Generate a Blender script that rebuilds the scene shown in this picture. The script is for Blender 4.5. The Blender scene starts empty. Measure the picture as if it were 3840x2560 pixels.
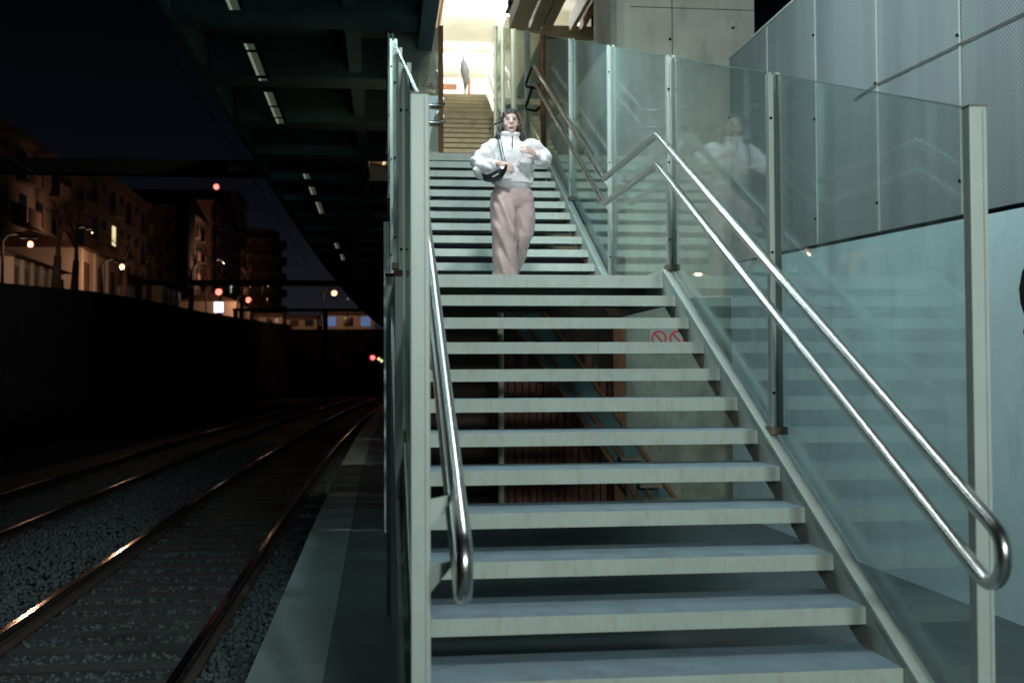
import bpy, bmesh, math, random
import numpy as np
from mathutils import Vector, Matrix, noise
R = math.radians
rnd = random.Random(7)
S = bpy.context.scene
COL = S.collection

# ------------------------------------------------------------------ camera
cd = bpy.data.cameras.new('camera'); cam = bpy.data.objects.new('camera', cd); COL.objects.link(cam)
S.camera = cam
yaw, pitch, roll = .1148, .0283, -.0046
fwd = Vector((math.sin(yaw)*math.cos(pitch), math.cos(yaw)*math.cos(pitch), math.sin(pitch)))
rt = Vector((math.cos(yaw), -math.sin(yaw), 0)); up = rt.cross(fwd)
rt2 = rt*math.cos(roll)+up*math.sin(roll); up2 = up*math.cos(roll)-rt*math.sin(roll)
cam.matrix_world = Matrix(((rt2.x, up2.x, -fwd.x, 0), (rt2.y, up2.y, -fwd.y, 0), (rt2.z, up2.z, -fwd.z, 1.67), (0, 0, 0, 1)))
cd.lens = 40.8; cd.sensor_width = 36; cd.clip_start = .05; cd.clip_end = 1500
cd.dof.use_dof = True; cd.dof.focus_distance = 8.3; cd.dof.aperture_fstop = 2.5

# ------------------------------------------------------------------ world: clear night, glow of the town near the horizon
W = bpy.data.worlds.new('World'); S.world = W; W.use_nodes = True
nt = W.node_tree; bg = nt.nodes['Background']
sky = nt.nodes.new('ShaderNodeTexSky'); sky.sky_type = 'NISHITA'; sky.sun_disc = False
sky.sun_elevation = R(-6); sky.sun_rotation = R(150)
tc = nt.nodes.new('ShaderNodeTexCoord'); sp = nt.nodes.new('ShaderNodeSeparateXYZ'); nt.links.new(tc.outputs['Generated'], sp.inputs[0])
cr = nt.nodes.new('ShaderNodeValToRGB'); nt.links.new(sp.outputs['Z'], cr.inputs[0])
cr.color_ramp.elements[0].position = 0.0; cr.color_ramp.elements[0].color = (.0150, .0150, .0215, 1)
cr.color_ramp.elements[1].position = .32; cr.color_ramp.elements[1].color = (.0004, .0006, .0013, 1)
e = cr.color_ramp.elements.new(.14); e.color = (.0026, .0034, .0056, 1)
add = nt.nodes.new('ShaderNodeMix'); add.data_type = 'RGBA'; add.blend_type = 'ADD'; add.inputs[0].default_value = .02
nt.links.new(cr.outputs[0], add.inputs[6]); nt.links.new(sky.outputs[0], add.inputs[7])
nt.links.new(add.outputs[2], bg.inputs['Color']); bg.inputs['Strength'].default_value = 1.0

S.view_settings.view_transform = 'Standard'; S.view_settings.look = 'None'
S.view_settings.exposure = 0; S.view_settings.gamma = 1; S.view_settings.use_curve_mapping = False
S.cycles.use_denoising = True
S.cycles.max_bounces = 8; S.cycles.transparent_max_bounces = 24; S.cycles.caustics_reflective = False; S.cycles.caustics_refractive = False
S.cycles.sample_clamp_indirect = 3

# light values of the station lamps (colour, watts), kept here for tuning
L_FRONT = ((.86, 1.0, .95), 1120)      # floodlights on the platform pole behind the camera
L_OVER = ((.66, .92, .92), 100)       # cool wall-wash tube added under the deck beside the stairs
L_MID = ((.92, 1.0, .97), 280)        # lamp over the upper flight
L_HALL = ((1.0, 1.0, .96), 1100)
L_WARM = ((1.0, .95, .72), 400)       # warm lamp above the stone flights      # ceiling lamp of the upper hall
L_STREET = ((1.0, .53, .32), 170)

# ------------------------------------------------------------------ materials
def mat(name, base, rough=.6, metal=0., var=.15, scale=4., bump=.0, bscale=40., streak=0., dirt=None, dirt_amt=0., dirt_scale=1.5, spec=.5, emis=None, estr=0.):
    m = bpy.data.materials.new(name); m.use_nodes = True; n = m.node_tree; P = n.nodes['Principled BSDF']; L = n.links.new
    P.inputs['Roughness'].default_value = rough; P.inputs['Metallic'].default_value = metal
    P.inputs['Specular IOR Level'].default_value = spec
    g = n.nodes.new('ShaderNodeNewGeometry')
    nz = n.nodes.new('ShaderNodeTexNoise'); nz.inputs['Scale'].default_value = scale; nz.inputs['Detail'].default_value = 6; L(g.outputs['Position'], nz.inputs['Vector'])
    r = n.nodes.new('ShaderNodeValToRGB'); L(nz.outputs[0], r.inputs[0])
    a = [max(0, c*(1-var)) for c in base]; b = [min(1, c*(1+var)) for c in base]
    r.color_ramp.elements[0].position = .3; r.color_ramp.elements[0].color = (*a, 1)
    r.color_ramp.elements[1].position = .7; r.color_ramp.elements[1].color = (*b, 1)
    out = r.outputs[0]
    if streak:
        mp = n.nodes.new('ShaderNodeMapping'); mp.inputs['Scale'].default_value = (75, 75, 4.0); L(g.outputs['Position'], mp.inputs[0])
        n2 = n.nodes.new('ShaderNodeTexNoise'); n2.inputs['Scale'].default_value = 1.; n2.inputs['Detail'].default_value = 5; L(mp.outputs[0], n2.inputs['Vector'])
        r2 = n.nodes.new('ShaderNodeValToRGB'); L(n2.outputs[0], r2.inputs[0])
        r2.color_ramp.elements[0].position = .22; r2.color_ramp.elements[0].color = (1-streak, 1-streak, 1-streak*1.15, 1)
        r2.color_ramp.elements[1].position = .48; r2.color_ramp.elements[1].color = (1, 1, 1, 1)
        mx = n.nodes.new('ShaderNodeMix'); mx.data_type = 'RGBA'; mx.blend_type = 'MULTIPLY'; mx.inputs[0].default_value = 1
        L(out, mx.inputs[6]); L(r2.outputs[0], mx.inputs[7]); out = mx.outputs[2]
    if dirt:
        mp = n.nodes.new('ShaderNodeMapping'); mp.inputs['Scale'].default_value = (dirt_scale*3, dirt_scale*3, dirt_scale); L(g.outputs['Position'], mp.inputs[0])
        n3 = n.nodes.new('ShaderNodeTexNoise'); n3.inputs['Scale'].default_value = 1.; n3.inputs['Detail'].default_value = 8; n3.inputs['Roughness'].default_value = .65; L(mp.outputs[0], n3.inputs['Vector'])
        r3 = n.nodes.new('ShaderNodeValToRGB'); L(n3.outputs[0], r3.inputs[0])
        r3.color_ramp.elements[0].position = .52; r3.color_ramp.elements[0].color = (0, 0, 0, 1)
        r3.color_ramp.elements[1].position = .72; r3.color_ramp.elements[1].color = (dirt_amt,)*3+(1,)
        mx = n.nodes.new('ShaderNodeMix'); mx.data_type = 'RGBA'; L(r3.outputs[0], mx.inputs[0]); L(out, mx.inputs[6]); mx.inputs[7].default_value = (*dirt, 1); out = mx.outputs[2]
    L(out, P.inputs['Base Color'])
    if bump:
        n4 = n.nodes.new('ShaderNodeTexNoise'); n4.inputs['Scale'].default_value = bscale; n4.inputs['Detail'].default_value = 5; L(g.outputs['Position'], n4.inputs['Vector'])
        bp = n.nodes.new('ShaderNodeBump'); bp.inputs['Strength'].default_value = bump; bp.inputs['Distance'].default_value = .02; L(n4.outputs[0], bp.inputs['Height']); L(bp.outputs[0], P.inputs['Normal'])
    if emis:
        P.inputs['Emission Color'].default_value = (*emis, 1); P.inputs['Emission Strength'].default_value = estr
    return m
M = {}
M['paint'] = mat('painted_steel', (.50, .53, .47), .45, .0, .06, 3, .05, 60, streak=.12, dirt=(.36, .28, .16), dirt_amt=.35, dirt_scale=2.)
M['post'] = mat('post_paint', (.44, .50, .47), .42, 0., .05, 5, .04, 80, dirt=(.33, .27, .16), dirt_amt=.25, dirt_scale=2.5)
M['riser'] = mat('riser_paint', (.43, .485, .44), .5, 0., .07, 5, .06, 50, streak=.10, dirt=(.33, .25, .13), dirt_amt=.45, dirt_scale=7)
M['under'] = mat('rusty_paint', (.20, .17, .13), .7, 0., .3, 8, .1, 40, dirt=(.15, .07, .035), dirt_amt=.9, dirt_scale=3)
M['steel'] = mat('stainless', (.72, .70, .69), .27, 1., .08, 20, .02, 120)
M['rail'] = mat('rail_steel', (.20, .17, .16), .13, 1., .2, 12, .03, 60)
M['railside'] = mat('rail_rust', (.05, .03, .022), .75, 0., .3, 10, .1, 60)
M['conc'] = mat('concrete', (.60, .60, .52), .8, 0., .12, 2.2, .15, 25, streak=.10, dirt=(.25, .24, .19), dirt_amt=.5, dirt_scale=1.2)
M['concshade'] = mat('shade_toned_concrete', (.22, .27, .235), .85, 0., .2, 3, .2, 20, streak=.2, dirt=(.09, .11, .09), dirt_amt=.7, dirt_scale=1.6)  # concrete darkened to hold the shade on the lower pier
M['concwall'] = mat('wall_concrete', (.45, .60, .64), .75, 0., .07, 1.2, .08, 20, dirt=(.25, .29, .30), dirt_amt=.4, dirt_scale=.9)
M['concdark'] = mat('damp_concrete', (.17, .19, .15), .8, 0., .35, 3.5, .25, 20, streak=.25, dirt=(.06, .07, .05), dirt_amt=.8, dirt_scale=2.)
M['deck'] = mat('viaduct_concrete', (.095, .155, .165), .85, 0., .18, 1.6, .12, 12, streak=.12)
M['deckbrown'] = mat('crossing_concrete', (.30, .22, .15), .85, 0., .12, 1.2, .08, 10, streak=.12)
M['dark'] = mat('dark_steel', (.010, .011, .013), .75, .0, .2, 4, .05, spec=.08)
M['platform'] = mat('platform_concrete', (.06, .092, .10), .75, 0., .14, 1.4, .1, 30, dirt=(.11, .12, .12), dirt_amt=.75, dirt_scale=.7)
M['coping'] = mat('platform_coping_lit', (.17, .22, .225), .75, 0., .14, 1.4, .1, 30)  # lighter tone paints the light lying along the platform edge
M['ground'] = mat('trackbed_soil', (.03, .031, .032), .95, 0., .35, 3, .4, 15)
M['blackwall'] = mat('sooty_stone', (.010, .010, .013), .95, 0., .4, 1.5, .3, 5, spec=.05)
M['stone'] = mat('ballast_stone', (.070, .086, .094), .85, 0., .5, 14, .1, 60)
M['sleeper'] = mat('sleeper_concrete', (.038, .041, .041), .85, 0., .3, 5, .2, 30, dirt=(.05, .045, .04), dirt_amt=.7, dirt_scale=3)
M['warmconc'] = mat('stair_stone', (.42, .39, .29), .7, 0., .12, 5, .08, 30, streak=.10, dirt=(.28, .21, .10), dirt_amt=.7, dirt_scale=1.3)
M['greywall'] = mat('grey_green_render', (.33, .35, .27), .8, 0., .15, 2, .1, 20, dirt=(.42, .38, .24), dirt_amt=.7, dirt_scale=2.5)
M['parasol'] = mat('grey_canvas', (.05, .055, .05), .9)
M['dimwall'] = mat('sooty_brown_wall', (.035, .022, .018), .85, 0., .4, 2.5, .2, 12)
M['scuff'] = mat('scuffed_paint', (.25, .36, .39), .8)
M['white'] = mat('white_plaster', (.72, .72, .66), .7, 0., .04, 2)
M['cream'] = mat('cream_plaster', (.56, .52, .40), .75, 0., .08, 2, dirt=(.40, .34, .2), dirt_amt=.4)
M['rust'] = mat('rust_steel', (.20, .085, .035), .75, 0., .3, 9, .15, 40, dirt=(.08, .035, .02), dirt_amt=.8, dirt_scale=3)
M['wood'] = mat('weathered_board', (.16, .058, .04), .8, 0., .3, 8, .15, 30, streak=.55, dirt=(.04, .025, .02), dirt_amt=.9, dirt_scale=2.5)
M['facade'] = mat('facade_render', (.085, .060, .046), .85, 0., .15, .4, streak=0., dirt=(.05, .035, .028), dirt_amt=.7, dirt_scale=.25)
M['facade2'] = mat('facade_stone', (.12, .085, .062), .85, 0., .15, .5, dirt=(.06, .042, .032), dirt_amt=.7, dirt_scale=.3)
M['facade3'] = mat('facade_brick', (.10, .055, .04), .85, 0., .15, .5)
M['lowhouse'] = mat('pale_render', (.50, .43, .33), .8, 0., .1, .8)
M['winglass'] = mat('dark_window', (.012, .012, .014), .12, 0., .1)
M['bark'] = mat('bark', (.035, .025, .018), .9, 0., .3, 4)
M['skin'] = mat('skin', (.55, .37, .33), .5, 0., .04, 20)
M['lip'] = mat('lips', (.40, .16, .15), .45)
M['eye'] = mat('eye_shade', (.17, .09, .085), .5)
M['hair'] = mat('dark_red_hair', (.022, .010, .012), .45, 0., .4, 60, .4, 150)
M['sweater'] = mat('white_fleece', (.66, .625, .65), .95, 0., .05, 30, .25, 60)
M['pants'] = mat('pink_satin', (.48, .35, .355), .42, 0., .05, 12, .12, 40)
M['bag'] = mat('black_leather', (.006, .006, .008), .25)
M['shoe'] = mat('shoe_leather', (.05, .05, .05), .5)
M['redpaint'] = mat('red_paint', (.55, .03, .03), .5)
M['signwhite'] = mat('sign_white', (.30, .35, .33), .4)
M['orangeend'] = mat('ochre_concrete', (.45, .24, .11), .8)
def emit(name, c, s):
    m = bpy.data.materials.new(name); m.use_nodes = True; n = m.node_tree; P = n.nodes['Principled BSDF']
    P.inputs['Base Color'].default_value = (*c, 1); P.inputs['Emission Color'].default_value = (*c, 1); P.inputs['Emission Strength'].default_value = s
    return m
M['e_front'] = emit('flood_lens', (.86, 1, .84), 12)
M['e_tube'] = emit('tube_lens', (.6, .85, 1), 10)
M['e_mid'] = emit('warm_lens', (.95, 1, .95), 14)
M['e_hall'] = emit('hall_lens', (1, .99, .9), 45)
M['e_panel'] = emit('louvre_panel', (.42, .52, .33), .075)
M['e_tubeglow'] = emit('dim_tube', (.62, .74, .58), .25)
M['e_street'] = emit('sodium_lens', (1, .46, .24), 3.2)
M['e_red'] = emit('red_lens', (1, .05, .06), 9)
M['e_pinkred'] = emit('pink_red_lens', (1, .22, .18), 2.4)
M['e_win'] = emit('lit_window', (.95, .80, .42), 1.0)
M['e_winwhite'] = emit('lit_window_white', (.8, .85, .8), .9)
M['e_shop'] = emit('blue_white_sign', (.55, .65, 1), 4)
M['e_blue'] = emit('blue_window', (.12, .22, .5), .5)
M['e_tail'] = emit('green_yellow_lens', (.6, .7, .3), 1.5)
M['e_tailw'] = emit('white_lens', (.5, .7, .85), 1.6)

def glass_mat(name, tint, film, filmc):
    m = bpy.data.materials.new(name); m.use_nodes = True; n = m.node_tree; n.nodes.clear(); L = n.links.new
    o = n.nodes.new('ShaderNodeOutputMaterial')
    t = n.nodes.new('ShaderNodeBsdfTransparent'); t.inputs[0].default_value = (*tint, 1)
    g = n.nodes.new('ShaderNodeBsdfGlossy'); g.inputs['Roughness'].default_value = .012; g.inputs[0].default_value = (.80, .93, .90, 1)
    d = n.nodes.new('ShaderNodeBsdfDiffuse'); d.inputs[0].default_value = (*filmc, 1)
    geo = n.nodes.new('ShaderNodeNewGeometry')
    dt = n.nodes.new('ShaderNodeVectorMath'); dt.operation = 'DOT_PRODUCT'; L(geo.outputs['Incoming'], dt.inputs[0]); L(geo.outputs['Normal'], dt.inputs[1])
    def mth(op, a, b=None):
        q = n.nodes.new('ShaderNodeMath'); q.operation = op
        for i_, v_ in enumerate((a, b)):
            if v_ is None: continue
            if isinstance(v_, (int, float)): q.inputs[i_].default_value = v_
            else: L(v_, q.inputs[i_])
        return q.outputs[0]
    f_ = mth('ADD', mth('MULTIPLY', mth('POWER', mth('SUBTRACT', 1.0, mth('ABSOLUTE', dt.outputs['Value'])), 5.0), .62), .035)   # Schlick reflectance of one glass face
    nz = n.nodes.new('ShaderNodeTexNoise'); nz.inputs['Scale'].default_value = 1.6; nz.inputs['Detail'].default_value = 5; L(geo.outputs['Position'], nz.inputs['Vector'])
    mr = n.nodes.new('ShaderNodeMapRange'); mr.inputs[1].default_value = .3; mr.inputs[2].default_value = .75; mr.inputs[3].default_value = film*.35; mr.inputs[4].default_value = film*1.9; L(nz.outputs[0], mr.inputs[0])
    fe_ = mth('MINIMUM', mth('DIVIDE', mr.outputs[0], mth('MAXIMUM', mth('ABSOLUTE', dt.outputs['Value']), .04)), .8)
    m1 = n.nodes.new('ShaderNodeMixShader'); L(fe_, m1.inputs[0]); L(t.outputs[0], m1.inputs[1]); L(d.outputs[0], m1.inputs[2])
    m2 = n.nodes.new('ShaderNodeMixShader'); L(f_, m2.inputs[0]); L(m1.outputs[0], m2.inputs[1]); L(g.outputs[0], m2.inputs[2])
    L(m2.outputs[0], o.inputs[0]); return m
M['glassedge'] = mat('green_glass_edge', (.13, .25, .22), .25)
M['glass'] = glass_mat('railing_glass', (.93, .965, .955), .030, (.46, .55, .55))
M['glassfilm'] = glass_mat('grimy_glass', (.72, .80, .72), .80, (.38, .42, .36))

def mesh_panel_mat():
    m = bpy.data.materials.new('perforated_panel'); m.use_nodes = True; n = m.node_tree; P = n.nodes['Principled BSDF']; L = n.links.new
    P.inputs['Roughness'].default_value = .5; P.inputs['Metallic'].default_value = .1
    g = n.nodes.new('ShaderNodeNewGeometry'); mp = n.nodes.new('ShaderNodeMapping'); mp.inputs['Rotation'].default_value = (R(45), 0, 0); L(g.outputs['Position'], mp.inputs[0])
    s = n.nodes.new('ShaderNodeSeparateXYZ'); L(mp.outputs[0], s.inputs[0])
    def sn(sock):
        a = n.nodes.new('ShaderNodeMath'); a.operation = 'MULTIPLY'; a.inputs[1].default_value = 2*math.pi/.024; L(sock, a.inputs[0])
        b = n.nodes.new('ShaderNodeMath'); b.operation = 'SINE'; L(a.outputs[0], b.inputs[0]); return b
    a, b = sn(s.outputs['Y']), sn(s.outputs['Z'])
    c = n.nodes.new('ShaderNodeMath'); c.operation = 'ADD'; L(a.outputs[0], c.inputs[0]); L(b.outputs[0], c.inputs[1])
    r = n.nodes.new('ShaderNodeValToRGB'); mr = n.nodes.new('ShaderNodeMapRange'); mr.inputs[1].default_value = -2; mr.inputs[2].default_value = 2; L(c.outputs[0], mr.inputs[0]); L(mr.outputs[0], r.inputs[0])
    r.color_ramp.elements[0].position = .60; r.color_ramp.elements[0].color = (.29, .335, .345, 1)
    r.color_ramp.elements[1].position = .76; r.color_ramp.elements[1].color = (.11, .145, .155, 1)
    mp2 = n.nodes.new('ShaderNodeMapping'); mp2.inputs['Scale'].default_value = (1, 2.2, .18); L(g.outputs['Position'], mp2.inputs[0])
    nz = n.nodes.new('ShaderNodeTexNoise'); nz.inputs['Scale'].default_value = 1.3; nz.inputs['Detail'].default_value = 3; L(mp2.outputs[0], nz.inputs['Vector'])
    r2 = n.nodes.new('ShaderNodeValToRGB'); r2.color_ramp.elements[0].position = .3; r2.color_ramp.elements[0].color = (.72, .74, .74, 1); r2.color_ramp.elements[1].position = .62; r2.color_ramp.elements[1].color = (1, 1, 1, 1); L(nz.outputs[0], r2.inputs[0])
    mx = n.nodes.new('ShaderNodeMix'); mx.data_type = 'RGBA'; mx.blend_type = 'MULTIPLY'; mx.inputs[0].default_value = 1; L(r.outputs[0], mx.inputs[6]); L(r2.outputs[0], mx.inputs[7])
    L(mx.outputs[2], P.inputs['Base Color']); return m
M['meshpanel'] = mesh_panel_mat()

# ------------------------------------------------------------------ helpers
class MB:
    def __init__(s): s.v = []; s.f = []
    def box(s, x0, x1, y0, y1, z0, z1):
        i = len(s.v)
        s.v += [(x, y, z) for z in (z0, z1) for y in (y0, y1) for x in (x0, x1)]
        s.f += [tuple(i+k for k in q) for q in ((0, 2, 3, 1), (4, 5, 7, 6), (0, 1, 5, 4), (2, 6, 7, 3), (0, 4, 6, 2), (1, 3, 7, 5))]
        return s
    def prism(s, poly, axis, a, b):
        """extrude a closed polygon (two coords) along axis from a to b"""
        i = len(s.v); n = len(poly)
        def P(p, t):
            return {0: (t, p[0], p[1]), 1: (p[0], t, p[1]), 2: (p[0], p[1], t)}[axis]
        s.v += [P(p, a) for p in poly]+[P(p, b) for p in poly]
        s.f.append(tuple(range(i, i+n))[::-1]); s.f.append(tuple(range(i+n, i+2*n)))
        for k in range(n): s.f.append((i+k, i+(k+1) % n, i+n+(k+1) % n, i+n+k))
        return s
    def tube(s, path, r, seg=12, cap=True):
        path = [Vector(p) for p in path]; n = len(path); i0 = len(s.v)
        t0 = (path[1]-path[0]).normalized(); a = Vector((0, 0, 1)) if abs(t0.z) < .9 else Vector((1, 0, 0))
        u = t0.cross(a).normalized()
        for k in range(n):
            t = (path[min(k+1, n-1)]-path[max(k-1, 0)]).normalized()
            u = (u-t*u.dot(t)).normalized(); w = t.cross(u)
            rr = r[k] if isinstance(r, (list, tuple)) else r
            for j in range(seg):
                an = 2*math.pi*j/seg; s.v.append(tuple(path[k]+u*math.cos(an)*rr+w*math.sin(an)*rr))
        for k in range(n-1):
            for j in range(seg):
                a0 = i0+k*seg+j; a1 = i0+k*seg+(j+1) % seg; s.f.append((a0, a1, a1+seg, a0+seg))
        if cap: s.f.append(tuple(i0+j for j in range(seg))[::-1]); s.f.append(tuple(i0+(n-1)*seg+j for j in range(seg)))
        return s
    def loft(s, rings, seg=16, flip=False):
        """rings: (centre, ax vector, ay vector)"""
        i0 = len(s.v)
        for c, ax, ay in rings:
            c, ax, ay = Vector(c), Vector(ax), Vector(ay)
            for j in range(seg):
                an = 2*math.pi*j/seg; s.v.append(tuple(c+ax*math.cos(an)+ay*math.sin(an)))
        n = len(rings)
        for k in range(n-1):
            for j in range(seg):
                a0 = i0+k*seg+j; a1 = i0+k*seg+(j+1) % seg; s.f.append((a0, a1, a1+seg, a0+seg))
        s.f.append(tuple(i0+j for j in range(seg))[::-1]); s.f.append(tuple(i0+(n-1)*seg+j for j in range(seg)))
        return s
    def data(s, name):
        me = bpy.data.meshes.new(name); v = np.array(s.v, dtype=float); c = (v.min(0)+v.max(0))/2
        me.from_pydata([tuple(p) for p in v-c], [], s.f); me.update()
        bm = bmesh.new(); bm.from_mesh(me); bmesh.ops.recalc_face_normals(bm, faces=bm.faces); bm.to_mesh(me); bm.free()
        return me, Vector(c)
def smooth(me, on=True):
    me.polygons.foreach_set('use_smooth', [on]*len(me.polygons))
def put(name, me, c, m, parent=None, sm=False, bev=0):
    o = bpy.data.objects.new(name, me); COL.objects.link(o)
    if m and not me.materials: me.materials.append(M[m])
    if parent: o.parent = parent; c = c - wloc(parent)
    o.location = c
    if sm: smooth(me)
    if bev:
        b = o.modifiers.new('bevel', 'BEVEL'); b.width = bev; b.segments = 2; b.limit_method = 'ANGLE'
    return o
def wloc(o):
    v = Vector(o.location)
    while o.parent: o = o.parent; v += Vector(o.location)
    return v
def obj(name, mb, m, parent=None, sm=False, bev=0):
    me, c = mb.data(name); return put(name, me, c, m, parent, sm, bev)
def tag(o, label, cat, group=None):
    o['label'] = label; o['category'] = cat
    if group: o['group'] = group
    return o
def thing(name, loc, label, cat, group=None):
    o = bpy.data.objects.new(name, None); COL.objects.link(o); o.location = loc; o.empty_display_size = .2
    return tag(o, label, cat, group)
def struct(name, mb, m, kind='structure', **k):
    o = obj(name, mb, m, **k); o['kind'] = kind; return o
def lamp(name, kind, loc, col, w, size=.4, rot=None, parent=None, size_y=None, spot=None):
    l = bpy.data.lights.new(name, kind); l.color = col; l.energy = w
    if kind == 'AREA':
        l.size = size
        if size_y: l.shape = 'RECTANGLE'; l.size_y = size_y
        else: l.shape = 'DISK'
    else: l.shadow_soft_size = size
    if kind == 'SPOT': l.spot_size = spot or R(100); l.spot_blend = .6
    o = bpy.data.objects.new(name, l); COL.objects.link(o)
    p = Vector(loc)
    if rot is not None: o.rotation_euler = (Vector(rot)-p).to_track_quat('-Z', 'Y').to_euler()
    if parent: p = p-wloc(parent); o.parent = parent
    o.location = p
    return o
def curve_x(Y): return 3.6e-4*max(0, Y-12)**2

# ------------------------------------------------------------------ ground, platform, embankment
struct('ground', MB().box(-400, 400, -60, 900, -1.2, -.70), 'ground')
ys = [-14]+list(range(12, 131, 6))
mb = MB(); v0 = len(mb.v)
mb.prism([(-.71+curve_x(y), y) for y in ys]+[(9, 130), (9, -14)], 2, -.69, 0)
struct('platform', mb, 'platform', bev=.015)
struct('platform_edge_lit', MB().prism([(-.72+curve_x(y), y) for y in ys]+[(-.30+curve_x(y), y) for y in reversed(ys)], 2, .002, .012), 'coping', bev=.004)  # edge strip toned lighter in place of the light falling there
# embankment wall beside the far track (rises away from the camera)
mb = MB(); prof = [(-10, 2.6), (20, 3.9), (38.6, 4.66), (50, 5.2), (60, 5.5), (75, 5.75), (100, 6.35), (130, 7.2), (160, 8.3), (230, 8.6)]
def wx(Y): return -12+curve_x(Y)*.55
i = 0
for Y, z in prof: mb.v += [(wx(Y), Y, -.7), (wx(Y), Y, z), (-70, Y, z), (-70, Y, -.7)]
for k in range(len(prof)-1):
    a = 4*k
    for q in ((0, 1, 5, 4), (1, 2, 6, 5), (2, 3, 7, 6)): mb.f.append(tuple(a+x for x in q))
mb.f.append((0, 3, 2, 1)); a = 4*(len(prof)-1); mb.f.append((a, a+1, a+2, a+3))
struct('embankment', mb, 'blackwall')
def emb_z(Y):
    for (a, za), (b, zb) in zip(prof, prof[1:]):
        if a <= Y <= b: return za+(zb-za)*(Y-a)/(b-a)
    return prof[-1][1]
# far ground rise closing the view behind the tracks
struct('far_hill', MB().prism([(-80, -1), (160, -1), (160, 9), (40, 7.5), (10, 6), (-10, 5.0), (-80, 6.5)], 1, 300, 330), 'blackwall')

# ballast stones as one mass of real stones
def ballast():
    N = 80000; rs = np.random.RandomState(3)
    base = np.array([[1, 0, 0], [-1, 0, 0], [0, 1, 0], [0, -1, 0], [0, 0, 1], [0, 0, -1]], float)
    tri = np.array([[0, 2, 4], [2, 1, 4], [1, 3, 4], [3, 0, 4], [2, 0, 5], [1, 2, 5], [3, 1, 5], [0, 3, 5]])
    u = rs.rand(N); Y = 5+33*u**2.1; X = -7.2+6.45*rs.rand(N)**.85
    z = -.60+.05*rs.rand(N)
    inner = (X > -3.2) & (X < -1.3); z[inner] -= .055; z[(X < -5.1)] -= .03
    shoulder = (X > -4.75) & (X < -3.35); z[shoulder] += .14*np.sin(np.pi*(X[shoulder]+4.75)/1.4)**.7
    X = X+3.6e-4*np.maximum(0, Y-12)**2
    sc = .020+.022*rs.rand(N)
    V = base[None]*(sc[:, None, None]*(1+.5*(rs.rand(N, 6, 1)-.5)))*(1+.5*(rs.rand(N, 1, 3)-.5))
    V = V+.35*sc[:, None, None]*(rs.rand(N, 6, 3)-.5)
    a = rs.rand(N)*6.28; b = rs.rand(N)*6.28; ca, sa, cb, sb = np.cos(a), np.sin(a), np.cos(b), np.sin(b)
    x, y, w = V[..., 0].copy(), V[..., 1].copy(), V[..., 2].copy()
    x, y = x*ca[:, None]-y*sa[:, None], x*sa[:, None]+y*ca[:, None]
    y, w = y*cb[:, None]-w*sb[:, None], y*sb[:, None]+w*cb[:, None]
    V = np.stack([x+X[:, None], y+Y[:, None], w+z[:, None]], -1).reshape(-1, 3)
    F = (tri[None]+6*np.arange(N)[:, None, None]).reshape(-1, 3)
    me = bpy.data.meshes.new('ballast'); me.vertices.add(len(V)); me.vertices.foreach_set('co', V.ravel())
    me.loops.add(F.size); me.loops.foreach_set('vertex_index', F.ravel()); me.polygons.add(len(F))
    me.polygons.foreach_set('loop_start', np.arange(0, F.size, 3)); me.polygons.foreach_set('loop_total', np.full(len(F), 3))
    me.update(calc_edges=True); me.validate()
    o = put('ballast', me, Vector((0, 0, 0)), 'stone'); o['kind'] = 'stuff'
ballast()
mb = MB()
ysb = [2, 12]+list(range(18, 131, 8))
mb.prism([(-.75+curve_x(y), y) for y in ysb]+[(-8.9+curve_x(y), y) for y in reversed(ysb)], 2, -.71, -.605)
struct('ballast_bed', mb, 'ground')

def track(xc, label, hw=.834):
    t = thing('railway_track', (xc, 6, -.6), label, 'railway track')
    pts = [2, 8, 12]+[12+4*k for k in range(1, 30)]
    for sgn in (-1, 1):
        mb = MB(); n = 0
        pr = [(-.07, 0), (-.07, .015), (-.012, .03), (-.012, .10), (-.036, .115), (-.036, .150), (-.030, .156), (.030, .156), (.036, .150), (.036, .115), (.012, .10), (.012, .03), (.07, .015), (.07, 0)]
        for y in pts:
            x = xc+sgn*hw+curve_x(y)
            mb.v += [(x+a, y, -.576+b) for a, b in pr]
        m_ = len(pr)
        for k in range(len(pts)-1):
            for j in range(m_): mb.f.append((k*m_+j, k*m_+(j+1) % m_, (k+1)*m_+(j+1) % m_, (k+1)*m_+j))
        mb.f.append(tuple(range(m_))[::-1]); mb.f.append(tuple(range((len(pts)-1)*m_, len(pts)*m_)))
        o = obj('rail', mb, None, t); o.data.materials.append(M['railside']); o.data.materials.append(M['rail'])
        for p in o.data.polygons:
            if p.normal.z > .35 and p.center.z > .06 or (abs(p.normal.x) > .6 and o.data.vertices[p.vertices[0]].co.z > .03 and p.center.z > .05): p.material_index = 1
    me, c = MB().box(-1.28, 1.28, -.12, .12, 0, .1).data('sleeper'); me.materials.append(M['sleeper'])
    k = 0; y = 4.0
    while y < 62:
        o = bpy.data.objects.new('sleeper', me); COL.objects.link(o); o.parent = t
        o.location = Vector((xc+curve_x(y)+rnd.uniform(-.03, .03), y, -.63+rnd.uniform(-.004, .006)))-t.location
        o.rotation_euler.z = rnd.uniform(-.012, .012); y += .60
track(-2.25, 'railway track nearest the platform with sleepers showing')
track(-5.90, 'farther railway track beside the dark embankment')

# overhead wires
for x, z, lb in ((-2.25, 5.0, 'thin overhead wire above the near track'), (-5.9, 5.0, 'thin overhead wire above the farther track')):
    mb = MB().tube([(x+curve_x(y), y, z+.2*math.sin(y*.1)) for y in range(2, 118, 6)], .008, 5)
    tag(obj('overhead_wire', mb, 'dark'), lb, 'wire')

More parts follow.
